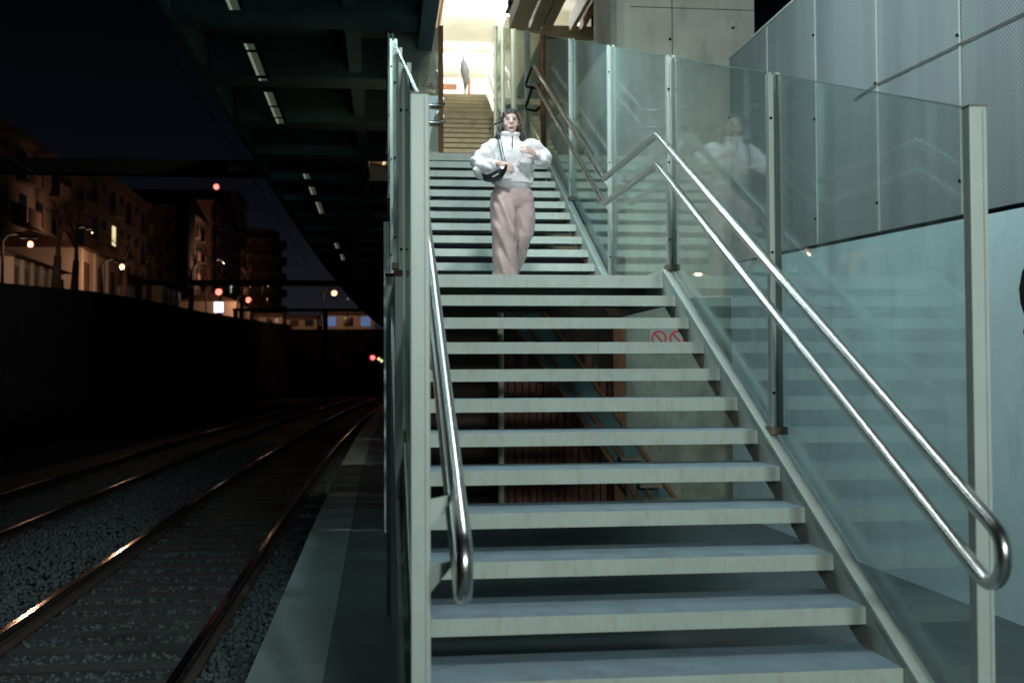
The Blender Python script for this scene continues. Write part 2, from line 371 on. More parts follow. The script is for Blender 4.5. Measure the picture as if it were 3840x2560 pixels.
# ------------------------------------------------------------------ viaduct deck over the platform
via = thing('viaduct', (-1, 14, 5.9), 'dark concrete viaduct deck with cross beams over the platform', 'viaduct')
def strip(xa, xb, z0, z1, Y0, Y1, step=4):
    mb = MB(); yy = [Y0+(Y1-Y0)*k/max(1, round((Y1-Y0)/step)) for k in range(max(1, round((Y1-Y0)/step))+1)]
    for y in yy:
        c = curve_x(y)*.92; mb.v += [(xa+c, y, z0), (xb+c, y, z0), (xb+c, y, z1), (xa+c, y, z1)]
    for k in range(len(yy)-1):
        for j in range(4): mb.f.append((4*k+j, 4*k+(j+1) % 4, 4*k+4+(j+1) % 4, 4*k+4+j))
    mb.f.append((0, 3, 2, 1)); a = 4*(len(yy)-1); mb.f.append((a, a+1, a+2, a+3)); return mb
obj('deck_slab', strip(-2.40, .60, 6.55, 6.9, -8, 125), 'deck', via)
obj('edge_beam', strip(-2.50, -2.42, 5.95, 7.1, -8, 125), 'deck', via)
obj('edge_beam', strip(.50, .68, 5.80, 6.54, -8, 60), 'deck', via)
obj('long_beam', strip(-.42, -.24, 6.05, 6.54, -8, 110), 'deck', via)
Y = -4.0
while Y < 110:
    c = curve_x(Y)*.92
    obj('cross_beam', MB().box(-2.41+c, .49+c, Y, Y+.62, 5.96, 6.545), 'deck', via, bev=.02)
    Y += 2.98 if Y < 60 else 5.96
# light panels near the edge of the deck
def panel(Y0, Y1, x=-1.70, w=.13):
    c = curve_x((Y0+Y1)/2)*.92
    t = thing('light_panel', (x+c, (Y0+Y1)/2, 5.9), PL.pop(0), 'light panel', 'dim louvred light panels under the viaduct')
    obj('frame', MB().box(x-.02+c, x+w+.02+c, Y0, Y1, 5.90, 5.95), 'dark', t)
    obj('tube', MB().box(x+c, x+.035+c, Y0+.03, Y1-.03, 5.885, 5.899), 'e_tubeglow', t)
    n = 5
    for k in range(n):
        xx = x+.045+c+(w-.05)*k/n
        obj('louvre', MB().box(xx, xx+(w-.05)/n*.72, Y0+.03, Y1-.03, 5.887, 5.899), 'e_panel', t)
PL = ['nearest light panel under the viaduct, above the frame', 'second light panel under the viaduct, above the frame', 'dim light panel under the viaduct cut by the top of the photo', 'short dim light panel just below the topmost cross beam', 'largest dim light panel beside the brightest tube under the viaduct',
      'small strip of light panel right before the second cross beam', 'light panel just beyond the second cross beam', 'light panel between two dark gaps before the third cross beam', 'smallest light panel before the brown soffit',
      'first faint light panel beyond the brown soffit', 'second faint light panel beyond the brown soffit', 'third faint light panel beyond the brown soffit', 'far faint light panel deep under the viaduct', 'farthest faint light panel deep under the viaduct']
for a, b in ((6.6, 8.0), (9.6, 11.0)):
    panel(a, b); lamp('panel_light', 'AREA', (-1.63, (a+b)/2, 5.87), (.66, .95, .95), 9, .13, (.3, (a+b)/2-.6, 1.2), None, 1.3)
for a, b in ((12.4, 13.6), (14.95, 15.25), (15.35, 16.55), (16.7, 16.85)): panel(a, b)
for a, b in ((17.5, 18.4), (18.5, 19.2), (19.3, 19.7)): panel(a, b)
for a, b in ((24.6, 25.2), (26.3, 27.4), (28.6, 30.6), (37.5, 39), (41, 43)): panel(a, b, -1.62)
# brown crossing piece between viaduct segments, and portals over the tracks
tag(obj('soffit_slab', MB().prism([(-2.0, 6.78), (.45, 6.80), (.45, 6.25), (-1.95, 6.57)], 1, 25.6, 26.2), 'deckbrown'), 'brown lit haunched slab crossing under the viaduct', 'bridge slab')
t = thing('soffit_lamp', (.16, 25.3, 6.5), 'small warm lamp at the right end of the brown soffit slab', 'lamp')
obj('lamp_head', MB().box(.08, .22, 25.40, 25.58, 6.42, 6.50), 'dark', t); obj('lens', MB().prism([(.10, 6.28), (.14, 6.28), (.21, 6.415), (.12, 6.415)], 1, 25.42, 25.56), 'e_win', t)
lamp('soffit_light', 'POINT', (-.1, 24.6, 6.3), (1.0, .55, .36), 7, .1, parent=t)
def portal(Y, x0, x1, z0, z1, legs, lb, w=.35, m='dark'):
    t = thing('track_portal', ((x0+x1)/2, Y, -.6), lb, 'gantry')
    obj('beam', MB().box(x0, x1, Y, Y+w, z0, z1), m, t)
    for x in legs: obj('post', MB().box(x-.15, x+.15, Y+.02, Y+w-.02, -.6, z0), m, t)
    return t
portal(26.3, -14, -.05, 6.13, 6.46, (-13.5,), 'long dark beam portal crossing above the tracks, nearest one')
tag(obj('soffit_slab', MB().box(-3.3, -2.05, 26.05, 26.28, 6.18, 6.44), 'deckbrown'), 'short brown lit block hanging under the near dark portal beam', 'bridge slab')
portal(60, -12.15, 2.2, 6.24, 6.52, (-12.0,), 'dark thin beam portal across the tracks with a post at the embankment')
portal(90, -11, 2.8, 6.56, 6.78, (-10.8, -4), 'farthest dark beam portal low above the street lights')

# ------------------------------------------------------------------ the long steel staircase
G, RS = .3471, .17
XL, XR = .19, 2.05
Z1 = 14*RS; Y1 = 8.21          # first landing: z 2.38, front edge at y 8.21
def tread_mesh():
    prof = [(0, 0), (.43, 0), (.43, -.05), (.424, -.05), (.424, -.006), (.30, -.006), (.30, -.03), (.288, -.03), (.288, -.006), (.006, -.006), (.006, -.066), (.022, -.066), (.022, -.072), (0, -.072)]
    me, c = MB().prism(prof, 0, XL, XR).data('tread'); me.materials.append(M['riser']); me.materials.append(M['under']); me.materials.append(M['treadtop'])
    for p in me.polygons:
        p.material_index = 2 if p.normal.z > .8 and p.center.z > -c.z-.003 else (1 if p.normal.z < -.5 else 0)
    return me, c
M['treadtop'] = mat('tread_top', (.21, .30, .36), .62, 0., .14, 6, .15, 90, dirt=(.11, .15, .17), dirt_amt=.6, dirt_scale=2.5)
TM, TC = tread_mesh()
st = thing('staircase', (1.1, 3.6, 0), 'long open riser steel staircase with glass sides running up from the platform', 'staircase')
def add_tread(Y, z):
    o = bpy.data.objects.new('tread', TM); COL.objects.link(o); o.parent = st; o.location = Vector((TC.x, Y+TC.y, z+TC.z))-wloc(st)
for i in range(1, 14): add_tread(Y1-G*i, Z1-RS*i)
Y2 = 10.53; Z2 = Z1+12*RS; Y3 = Y2+11*G   # second landing edge
for n in range(1, 12): add_tread(Y2+G*(n-1), Z1+RS*n)
# landings
def landing(Ya, Yb, z, x1=XR):
    mb = MB().prism([(Ya, z), (Yb, z), (Yb, z-.09), (Yb-.05, z-.09), (Yb-.05, z-.008), (Ya+.008, z-.008), (Ya+.008, z-.084), (Ya+.05, z-.084), (Ya+.05, z-.09), (Ya, z-.09)], 0, XL, x1)
    o = obj('landing', mb, 'riser', st); return o
landing(Y1, Y2-.02, Z1); 
obj('landing_joist', MB().box(XL, XR, Y1+.55, Y1+.63, Z1-.15, Z1-.010), 'under', st)
obj('landing_joist', MB().box(XL, XR, Y1+1.35, Y1+1.43, Z1-.15, Z1-.010), 'under', st)
landing(Y3, Y3+2.0, Z2, 2.06)
obj('landing_fascia', MB().box(XL, XR, Y3+.03, Y3+.06, Z2-.15, Z2-.095), 'riser', st)
# stringers : web plate with a flange on top, following flight, landing, flight
def zline(Y):
    if Y < Y1: return Z1+(Y-Y1)*RS/G
    if Y < Y2-G: return Z1
    return min(Z2, Z1+(Y-(Y2-G))*RS/G)
kn = [3.50, Y1, Y2-G, Y3, Y3+1.9]
def stringer(xin, xout, side):
    top = [(y, zline(y)+.015) for y in kn]; bot = [(y, zline(y)-.21) for y in kn]
    obj('stringer', MB().prism(top+bot[::-1], 0, xin, xin+.012*side), 'paint', st)
    ft = [(y, zline(y)+.045) for y in kn]; fb = [(y, zline(y)+.017) for y in kn]
    obj('stringer_flange', MB().prism(ft+fb[::-1], 0, min(xin-.004*side, xout), max(xin-.004*side, xout)), 'post', st, bev=.003)
    obj('stringer_rib', MB().prism([(y, zline(y)-.20) for y in kn]+[(y, zline(y)-.214) for y in kn][::-1], 0, min(xin+.014*side, xout), max(xin+.014*side, xout)), 'under', st)
stringer(XR+.001, XR+.062, 1); stringer(XL-.001, XL-.062, -1)
# side skirt below the left stringer and its column
skirt = obj('side_skirt', MB().prism([(4.2, .02), (8.15, .02), (8.15, Z1-.23), (4.2, .22)], 0, .085, .105), 'post', st)
obj('column', MB().box(.055, .12, 8.16, 8.24, .0, Z1-.02), 'post', st)
obj('column', MB().box(.05, .125, 8.14, 8.26, Z1-.019, Z1+.0), 'dark', st)
obj('column', MB().box(.06, .12, 12.5, 12.58, .0, zline(12.54)-.22), 'post', st)
obj('column', MB().box(.084, .123, 5.90, 5.98, .0, 2.17), 'post', st, bev=.003)
obj('column_cap', MB().box(.080, .125, 5.89, 5.99, 2.172, 2.20), 'rust', st)
obj('column', MB().box(.066, .101, 4.30, 4.36, .0, zline(4.33)-.0), 'post', st, bev=.003)
# glass railing
def gtop(Y): return 2.604+.318*(Y-3.88)
posts = [3.88, 6.0, 8.19, 10.36, 12.52, 14.70]
posts_r = posts+[16.35, 18.0, 19.55, 20.75]
def railing(side):
    xin, xout = (2.085, 2.150) if side > 0 else (.172, .107)
    xa, xb = min(xin, xout), max(xin, xout)
    PS = posts_r if side > 0 else posts
    for k, Y in enumerate(PS):
        zb = 0.0 if k == 0 else (zline(Y)+.047 if k < 6 else Z2+.10+max(0, (Y-19.3))*.49)
        zt = gtop(Y)+.01
        if k == 0:
            p = obj('post', MB().box(xa, xb, Y, Y+.055, 0, zt), 'post', st, bev=.004)
            obj('post_seam', MB().box(xb-.018, xb-.0155, Y-.0012, Y+.002, .02, zt-.01), 'under', p)
            obj('post_cap', MB().box(xa-.002, xb+.002, Y-.002, Y+.057, zt+.001, zt+.006), 'under', p)
        else:
            x0, x1 = (xa, xb) if side > 0 or k != 5 else (xa, xb)
            p = obj('post', MB().box(x0, x0+.018, Y, Y+.05, zb, zt), 'post' if k != 5 else 'rust', st)
            obj('post', MB().box(x1-.024, x1, Y, Y+.05, zb, zt), 'post' if k != 5 else 'rust', st)
            obj('post_web', MB().box(x0+.018, x1-.024, Y+.036, Y+.046, zb, zt-.004), 'post' if k != 5 else 'rust', st)
            f = obj('post_foot', MB().box(x0-.012, x1+.012, Y-.03, Y+.08, zb-.002, zb+.04), 'under', st)
        for zz in (zb+.22, (zb+zt)/2, zt-.25):
            if k and k != 5: obj('bolt', MB().tube([(x0+.012, Y-.006, zz), (x0+.012, Y+.002, zz)], .008, 8), 'dark', st)
        if k < len(PS)-1:
            Ya, Yb = Y+.056, PS[k+1]-.006
            xg = (xa+xb)/2+.006*side
            sub = [y for y in (Y1, Y2-G) if Ya < y < Yb]
            yy = [Ya]+sub+[Yb]
            low = [(y, zline(y)+.05) for y in yy] if k < 5 else [(y, Z2+.12+max(0, (y-19.3))*.49) for y in yy]; hi = [(Yb, gtop(Yb)-.01), (Ya, gtop(Ya)-.01)]
            obj('glass_pane', MB().prism(low+hi, 0, xg, xg+.012), 'glass', st)
            obj('glass_edge', MB().prism([(Ya, gtop(Ya)-.008), (Yb, gtop(Yb)-.008), (Yb, gtop(Yb)-.003), (Ya, gtop(Ya)-.003)], 0, xg, xg+.012), 'glassedge', st)
    # hand rails: pair of round tubes joined by a bend at the low end
    xr = 2.01 if side > 0 else .262
    def rpath(h, y0): return [(xr, y0, zline(y0)+h), (xr, Y1-.12, zline(Y1-.12)+h), (xr, Y1+.0, Z1+h-.01), (xr, Y2-G-.06, Z1+h), (xr, Y2-G+.06, Z1+h+.03), (xr, Y3+.35, Z2+h+.18*0+(.35)*RS/G)]
    h1, h2 = 1.03, .81
    ya, yb = 3.62, 3.62
    A = Vector((xr, ya, zline(ya)+h1)); B = Vector((xr, yb+.12, zline(yb+.12)+h2)); 
    d = Vector((0, -G, -RS)).normalized(); nrm = Vector((0, RS, -G)).normalized()
    B = A+nrm*((Vector((0, G, RS)).normalized().cross(Vector((0, 0, h1-h2)))).length); rr = (A-B).length/2; c = (A+B)/2
    bend = [c-nrm*rr*math.cos(t)+d*rr*math.sin(t) for t in [math.pi*k/12 for k in range(13)]]
    up1 = rpath(h1, 3.7); lo1 = rpath(h2, 3.75)
    path = [Vector(p) for p in up1[::-1]]+bend+[Vector(p) for p in lo1]
    def dense(P):
        o = []
        for a, b in zip(P, P[1:]):
            o.append(a)
        return o+[P[-1]]
    o = obj('handrail', MB().tube(dense(path), .0265, 20), 'steel', st, sm=True)
    # triangular brackets
    for k, Y in enumerate(posts):
        if k == 5: continue
        for h in (h1, h2):
            z = zline(Y+.02)+h-.045
            xi = xin-.0*side
            tri = [(xi, z), (xr+.0*side, z+.018), (xi, z-.09)]
            if side < 0: tri = tri[::-1]
            obj('bracket', MB().prism(tri, 1, Y+.018, Y+.026), 'post' if k < 4 else 'dark', o)
railing(1); railing(-1)
# end loops of the upper rail behind the last post
o = obj('rail_end', MB().tube([(2.01, 15.02, 5.70), (1.93, 15.0, 5.48), (1.93, 15.0, 5.44), (2.06, 15.0, 5.42), (2.11, 15.0, 5.47)], .018, 10), 'dark', st, sm=True)
o = obj('rail_end', MB().tube([(2.01, 15.02, 5.42), (1.93, 15.0, 5.18), (1.93, 15.0, 5.14), (2.06, 15.0, 5.12), (2.11, 15.0, 5.17)], .018, 10), 'dark', st, sm=True)
# cross guard of grimy glass at the second landing, left of the upper flight
cg = thing('landing_guard', (.5, 14.75, Z2), 'grimy glass guard panel with scribbled graffiti left of the upper flight', 'guard panel')
obj('glass_pane', MB().box(.18, .77, 14.74, 14.755, 4.50, 6.10), 'glassfilm', cg)
obj('frame_post', MB().box(.77, .83, 14.70, 14.76, Z2, 6.12), 'rust', cg)
obj('frame_post', MB().box(.16, .20, 14.77, 14.81, Z2, 6.12), 'rust', cg)
obj('frame_rail', MB().box(.20, .77, 14.73, 14.77, Z2+.03, Z2+.09), 'cream', cg)
g = MB()
for p in ([(.50, .34), (.50, .14)], [(.56, .32), (.64, .33), (.57, .20), (.66, .19)], [(.47, .14), (.53, .11), (.62, .10), (.70, .13)], [(.66, .24), (.70, .15)]):
    g.tube([(x, 14.737, 5.15+z) for x, z in p], .006, 5)
obj('graffiti', g, 'rust', cg)
for z in (5.09, 4.87):
    pth = [(.12, 14.66, z), (.78, 14.66, z), (.83, 14.68, z+.01), (.835, 14.74, z+.04), (.835, 16.4, z+.85)]
    tag(obj('side_rail', MB().tube(pth, .021, 12), 'steel', sm=True), 'upper steel rail bending round the grimy guard panel' if z > 5 else 'lower steel rail bending round the grimy guard panel', 'handrail', 'rails round the guard panel')

# ------------------------------------------------------------------ upper stone flights and hall
Y4 = 19.1; Z3 = Z2+17*RS; Yt = Y4+16*G
uf = thing('upper_staircase', (1.8, Y3+2, Z2), 'warm lit stone flights climbing to the bright hall', 'staircase')
obj('floor', MB().box(.15, 3.6, Y3+2.03, Y4+.05, Z2-.25, Z2), 'warmconc', uf)
def stonestep(x0, x1, Y, z):
    o = obj('step', MB().prism([(Y, z), (Y+.335, z), (Y+.335, z-.03), (Y+.02, z-.03), (Y+.02, z-.078), (Y, z-.078)], 0, x0, x1), 'warmconc', uf)
    obj('gap_shade', MB().box(x0, x1, Y+.10, Y+.11, z-.169, z-.031), 'wood', o)  # dark strip painting the shade in the open gap under each step
for n in range(1, 17): stonestep(.85, 3.1, Y4+G*(n-1), Z2+RS*n)
obj('landing', MB().box(1.15, 2.75, Yt, Yt+2.05, Z3-.2, Z3), 'warmconc', uf)
obj('nosing', MB().box(1.15, 2.75, Yt-.02, Yt-.001, Z3-.03, Z3-.001), 'warmconc', uf)
Y5 = Yt+2.0
for n in range(1, 10): stonestep(1.30, 2.75, Y5+G*(n-1), Z3+RS*n)
Z5 = Z3+9*RS; Y6 = Y5+8*G
obj('top_floor', MB().box(-.5, 4.9, Y6+.40, 42, Z5-.15, Z5), 'cream', uf)
def sl(Ya, za, Yb, zb, x, w=.06, h=.30, m='cream', nm='side_curb'):
    obj(nm, MB().prism([(Ya, za), (Yb, zb), (Yb, zb-h), (Ya, za-h)], 0, x, x+w), m, uf)

sl(Y5, Z3+.12, Y6, Z5+.05, 2.755, .10)
sl(Y4, Z2+.12, Yt, Z3+.02, 1.085, .06); sl(Y5, Z3+.12, Y6, Z5+.05, 1.235, .06); sl(Y4, Z2+.12, Yt, Z3+.02, 2.755, .06)
# hand rails beside the stone flights
for h in (1.0, .78):
    tag(obj('side_rail', MB().tube([(2.70, Y4, Z2+.1+h), (2.70, Yt-.05, Z3+h-.02), (2.70, Yt+.1, Z3+h), (2.70, Y5-.3, Z3+h), (2.70, Y5, Z3+h+.02), (2.70, Y6, Z5+h)], .024, 10), 'steel', sm=True),
        'upper steel rail right of the stone flights' if h > .9 else 'lower steel rail right of the stone flights', 'handrail', 'rails beside the stone flights')
    tag(obj('side_rail', MB().tube([(1.40, Y5, Z3+.1+h), (1.40, Y6, Z5+h)], .024, 10), 'steel', sm=True),
        'upper pale rail left of the top flight' if h > .9 else 'lower pale rail left of the top flight', 'handrail', 'rails left of the top flight')
# side wall with pale mullions right of the top flight
wl = thing('side_wall', (3.9, 25, Z3), 'warm grey wall with an ochre coping end right of the top stairs', 'wall')
obj('wall_panel', MB().box(2.9, 4.82, 25.0, 25.15, 4.2, 9.02), 'greywall', wl)
for x in (3.55, 4.15): obj('mullion', MB().box(x, x+.05, 24.95, 24.995, 5.5, 9.0), 'warmconc', wl)
obj('coping', MB().box(2.9, 4.74, 24.85, 25.2, 9.025, 9.27), 'cream', wl)
obj('coping', MB().box(4.745, 4.98, 24.85, 25.2, 9.02, 9.265), 'orangeend', wl)
# hall
hall = thing('upper_hall', (1.8, 36, Z5), 'brightly lit white hall at the top of the stairs', 'building')
obj('ceiling', MB().box(.9, 3.55, 24, 29.99, 11.5, 11.7), 'white', hall)
obj('ceiling', MB().box(.9, 5.6, 30, 38.2, 11.5, 11.7), 'white', hall)
obj('ceiling_beam', MB().box(.9, 5.2, 34.0, 34.4, 11.28, 11.498), 'white', hall)
obj('ceiling_beam', MB().box(1.72, 1.82, 24, 33.99, 11.38, 11.498), 'white', hall)
obj('ceiling_seam', MB().box(1.66, 1.715, 24, 33.99, 11.40, 11.496), 'rust', hall)
obj('side_soffit', MB().box(-.2, .89, 22, 38.2, 10.9, 11.7), 'cream', hall)
obj('back_wall', MB().box(-.2, 5.6, 38.22, 38.4, Z5, 11.7), 'white', hall)
obj('wall_trim', MB().box(.9, 2.6, 38.12, 38.21, 11.1, 11.28), 'rust', hall)
obj('wall_rail', MB().box(1.0, 2.2, 38.14, 38.2, 10.45, 10.50), 'warmconc', hall)
obj('door_frame', MB().prism([(2.95, 10.2), (3.02, 10.2), (3.02, 11.42), (2.95, 11.42)], 1, 37.9, 38.1), 'rust', hall)
obj('door_frame', MB().box(2.55, 3.02, 37.9, 38.1, 10.50, 10.57), 'rust', hall)
obj('hanging_box', MB().box(3.22, 3.52, 28.6, 29.2, 10.85, 11.49), 'dark', hall)
obj('box_vent', MB().box(3.30, 3.48, 28.57, 28.598, 11.0, 11.4), 'deck', hall)
obj('right_wall', MB().box(5.4, 5.6, 30, 38.2, Z5, 11.49), 'white', hall)
obj('drop_beam', MB().box(3.34, 3.52, 30, 34, 11.05, 11.49), 'white', hall)
for x, y in ((2.72, 29.6), (2.6, 35.6)):
    t = thing('ceiling_lamp', (x, y, 11.45), 'glaring round ceiling lamp at the top edge of the photo' if y < 31 else 'far ceiling lamp beyond the cross beam of the hall', 'lamp')
    obj('lamp_shade', MB().tube([(x, y, 11.45), (x, y, 11.5)], .17, 20), 'white', t)
    obj('bulb', MB().tube([(x, y, 11.40), (x, y, 11.445)], .14, 20), 'e_hall', t, sm=False)
    lamp('hall_light', 'POINT', (x, y, 11.25), L_HALL[0], L_HALL[1]*(1 if y < 31 else .4), .12, parent=t)
# closed parasol and folding sign near the hall entrance
ps = thing('closed_parasol', (2.35, 31, Z5), 'furled dark grey parasol standing in the bright hall', 'parasol')
zb = 9.30
obj('canopy', MB().loft([((2.33, 31, zb), (.02, 0, 0), (0, .02, 0)), ((2.35, 31, zb+.25), (.07, 0, 0), (0, .07, 0)), ((2.33, 31, zb+.55), (.12, 0, .0), (0, .1, 0)), ((2.30, 31, zb+.80), (.08, 0, 0), (0, .07, 0)), ((2.27, 31, zb+1.0), (.02, 0, 0), (0, .02, 0))], 14), 'parasol', ps, sm=True)
obj('pole', MB().tube([(2.33, 31, Z5), (2.33, 31, zb+.05)], .02, 8), 'dark', ps)
for x, y, lb in ((3.0, 31.5, 'small easel stand at the right of the bright hall entrance'),):
    t = thing('easel', (x, y, Z5), lb, 'easel')
    for dx in (-.09, .09): obj('leg', MB().tube([(x, y, Z5+1.25), (x+dx, y, Z5)], .018, 6), 'white', t)
    obj('crossbar', MB().box(x-.11, x+.11, y-.03, y-.01, Z5+.30, Z5+.34), 'white', t)
# roof beams right of the hall
for x, w, m, lb in ((2.78, .36, 'cream', 'cream roof beam left of the dark gap above the glass'), (3.20, .24, 'warmconc', 'shaded roof beam between two cream ones'), (3.47, .20, 'warmconc', 'third roof beam before the night gap'), (4.08, .09, 'cream', 'thin pale roof beam right of the night gap'), (4.30, .07, 'orangeend', 'thin ochre roof beam nearest the pier')):
    tag(obj('roof_beam', MB().box(x, x+w, 15.5, 24.4 if x > 4 else 24.4, 9.0, 9.35), m), lb, 'roof beam', 'roof beams beside the pier')

# ------------------------------------------------------------------ pier and the clad wall
pr = thing('concrete_pier', (3.85, 15, 0), 'massive board marked concrete pier behind the glass', 'pier')
mb = MB().prism([(3.15, 14.2), (4.76, 14.2), (4.76, 15.6), (2.95, 15.6), (2.95, 14.45), (3.0, 14.3), (3.08, 14.22)], 2, 2.62, 12)
obj('shaft', mb, 'conc', pr)
obj('shaft_shaded', MB().prism([(3.15, 14.205), (4.755, 14.205), (4.755, 15.6), (2.955, 15.6), (2.955, 14.455), (3.0, 14.305), (3.08, 14.225)], 2, .81, 2.615), 'concshade', pr)  # lower shaft darker: shade behind the stairs put into its colour
for x in (3.69,): obj('form_joint', MB().box(x-.006, x+.006, 14.196, 14.21, 2.4, 12), 'concdark', pr)
for z in (5.0, ): obj('form_joint', MB().box(3.15, 4.76, 14.196, 14.21, z-.006+1.28, z+.006+1.28), 'concdark', pr)
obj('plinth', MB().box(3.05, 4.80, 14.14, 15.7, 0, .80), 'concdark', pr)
for x, z in ((3.66, 5.88), (4.48, 6.05), (3.70, 5.0), (4.42, 4.9)): obj('tie_hole', MB().tube([(x, 14.19, z), (x, 14.205, z)], .018, 10), 'dark', pr)
sg = thing('warning_sign', (3.5, 14.17, 2.1), 'white plate with red prohibition rings on the pier, seen through the treads', 'sign')
obj('plate', MB().box(3.36, 3.84, 14.17, 14.185, 1.94, 2.28), 'signwhite', sg)
def ring(cx, cz, r0, r1, Y, slash):
    mb = MB(); n = 28
    for k in range(n):
        a = 2*math.pi*k/n
        for r in (r0, r1):
            for y in (Y, Y-.004): mb.v.append((cx+r*math.cos(a), y, cz+r*math.sin(a)))
    for k in range(n):
        a, b = 4*k, 4*((k+1) % n)
        for q in ((0, 1), (1, 3), (3, 2), (2, 0)): mb.f.append((a+q[0], a+q[1], b+q[1], b+q[0]))
    return mb
obj('red_ring', ring(3.48, 2.11, .075, .098, 14.169, 1), 'redpaint', sg); obj('red_ring', ring(3.71, 2.11, .075, .098, 14.169, 1), 'redpaint', sg)
for cx in (3.48, 3.71): obj('red_bar', MB().prism([(cx-.06, 2.16), (cx-.045, 2.175), (cx+.06, 2.06), (cx+.045, 2.045)], 1, 14.158, 14.164), 'redpaint', sg)

cw = thing('side_clad_wall', (4.3, 5, 0), 'pale concrete wall with perforated metal cladding above on the right', 'wall')
XW = 4.22
def ledge(Y): return 2.50+.0352*Y
obj('base_wall', MB().prism([(-9, 0), (13.55, 0), (13.55, ledge(13.55)), (-9, ledge(-9))], 0, XW, XW+.3), 'concwall', cw)
obj('ledge_gap', MB().prism([(-9, ledge(-9)+.002), (13.5, ledge(13.5)+.002), (13.5, ledge(13.5)+.035), (-9, ledge(-9)+.035)], 0, XW+.06, XW+.28), 'dark', cw)
ye = [13.55, 12.17, 10.77, 9.38, 7.97, 6.57, 5.17, 3.77, 2.37, .97, -.43, -1.83, -3.23, -4.63, -6.03, -7.43, -8.83]
def ztop(Y): return 5.46
for a, b in zip(ye, ye[1:]):
    obj('cladding_panel', MB().prism([(b+.008, ledge(b)+.037), (a-.008, ledge(a)+.037), (a-.008, ztop(a)), (b+.008, ztop(b))], 0, XW+.004, XW+.022), 'meshpanel', cw)
    obj('cover_strip', MB().box(XW-.006, XW+.003, b-.014, b+.014, ledge(b)+.04, 5.45), 'post', cw)
    for zz in (ledge(b)+.28, 4.13 if b > 7 else 4.1, 4.95): obj('bolt', MB().tube([(XW-.02, b+.02, zz), (XW-.004, b+.02, zz)], .013, 8), 'dark', cw)
obj('top_trim', MB().box(XW-.004, XW+.04, -8.8, 13.56, 5.462, 5.49), 'post', cw)
obj('mid_rail', MB().box(XW+.03, XW+.08, -8.8, 13.5, 4.0, 4.05), 'dark', cw)
obj('wall_cable', MB().tube([(XW-.012, 9.85, 4.10), (XW-.012, 9.4, 4.12), (XW-.012, 7.97, 4.06), (XW-.012, 6.6, 4.0), (XW-.012, 5.2, 3.96), (XW-.012, 2.0, 3.9)], .006, 6), 'under', cw)

def wave(c, pts): return [(c[0]+a, c[1]+b) for a, b in pts]
obj('painted_mark', MB().prism([(7.20, 1.70), (7.12, 1.80), (7.20, 1.93), (7.17, 2.02), (7.225, 2.12), (7.24, 2.22), (7.20, 2.33), (7.10, 2.42), (6.6, 2.45), (6.2, 2.0), (6.6, 1.6)], 0, XW-.003, XW-.001), 'dark', cw)
# ------------------------------------------------------------------ things behind the stairs, seen through the treads
t = thing('service_stair', (2, 12.6, 0), 'rusty framed stair slanting down behind the open treads', 'stair')
dx, dz = 1.03, -1.43
for ox in (0, .15, .42):
    obj('stringer', MB().prism([(1.35+ox, 2.35), (1.40+ox, 2.35), (2.85+ox, .30), (2.80+ox, .30)], 1, 12.5, 12.56), 'rust', t)
obj('side_plate', MB().prism([(1.41+ox-.42, 2.34), (1.495, 2.34), (2.945, .31), (2.865, .31)], 1, 12.53, 12.545), 'deck', t)
obj('side_plate', MB().prism([(1.555, 2.34), (1.765, 2.34), (3.215, .31), (3.01, .31)], 1, 12.53, 12.545), 'deck', t)
for k in range(7):
    f = k/7; obj('step', MB().box(1.56+1.45*f, 1.80+1.45*f, 12.3, 12.5, 2.2-2.05*f, 2.235-2.05*f), 'under', t)
tag(obj('support_post', MB().tube([(1.36, 12.9, 0), (1.36, 12.9, 2.36)], .035, 12), 'cream', sm=True), 'pale slim round post standing behind the open treads', 'post')
tag(obj('support_post', MB().box(2.64, 2.78, 12.9, 13.0, 0, 3.0), 'rust'), 'rusty flat post standing beside the concrete pier', 'post')
bf = thing('board_fence', (1.8, 13.4, 0), 'weathered brown upright boards behind the stair frame', 'fence')
for k in range(17):
    x = 1.42+.083*k; h = 1.9+rnd.uniform(-.35, .12)
    obj('board', MB().box(x, x+.068, 13.4+rnd.uniform(-.015, .015), 13.43, .02, h), 'wood', bf)
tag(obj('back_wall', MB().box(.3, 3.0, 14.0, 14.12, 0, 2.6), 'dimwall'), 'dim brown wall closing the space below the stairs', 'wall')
# dark square panel resting on the ground next to pier; low kerb


# ------------------------------------------------------------------ station lamps that light the stairs (all out of frame, the tube lamp added)
t = thing('flood_lamp', (1.5, -4.6, 0), 'platform pole lamp with two floodlights behind the viewpoint', 'lamp')
obj('pole', MB().tube([(1.5, -4.6, 0), (1.5, -4.6, 4.3)], .06, 12), 'dark', t, sm=True)
for x in (1.0, 2.0):
    obj('lamp_head', MB().box(x-.25, x+.25, -4.55, -4.42, 3.85, 4.2), 'dark', t)
    obj('lens', MB().box(x-.22, x+.22, -4.418, -4.41, 3.9, 4.15), 'e_front', t)
    lamp('flood_light', 'SPOT', (x, -4.38, 4.0), L_FRONT[0], L_FRONT[1], .2, (1.6, 6, .95), t, spot=R(48))
t = thing('added_wall_wash_lamp', (.9, 9.8, 5.9), 'cool wall-wash tube lamp added at the viaduct edge above the landing', 'lamp')  # unseen tube added to brighten the clad wall
obj('housing', MB().box(.72, .95, 7.8, 11.8, 5.95, 6.05), 'dark', t)
obj('lens', MB().box(.74, .93, 7.85, 11.75, 5.942, 5.948), 'e_tube', t)
lamp('added_wall_wash_light', 'AREA', (.84, 9.8, 5.92), L_OVER[0], L_OVER[1], .19, (4.2, 9.8, 3.4), t, 3.8)
t = thing('arm_lamp', (2.95, 7.2, 6.5), 'bracket lamp on a high arm above the landing', 'lamp')
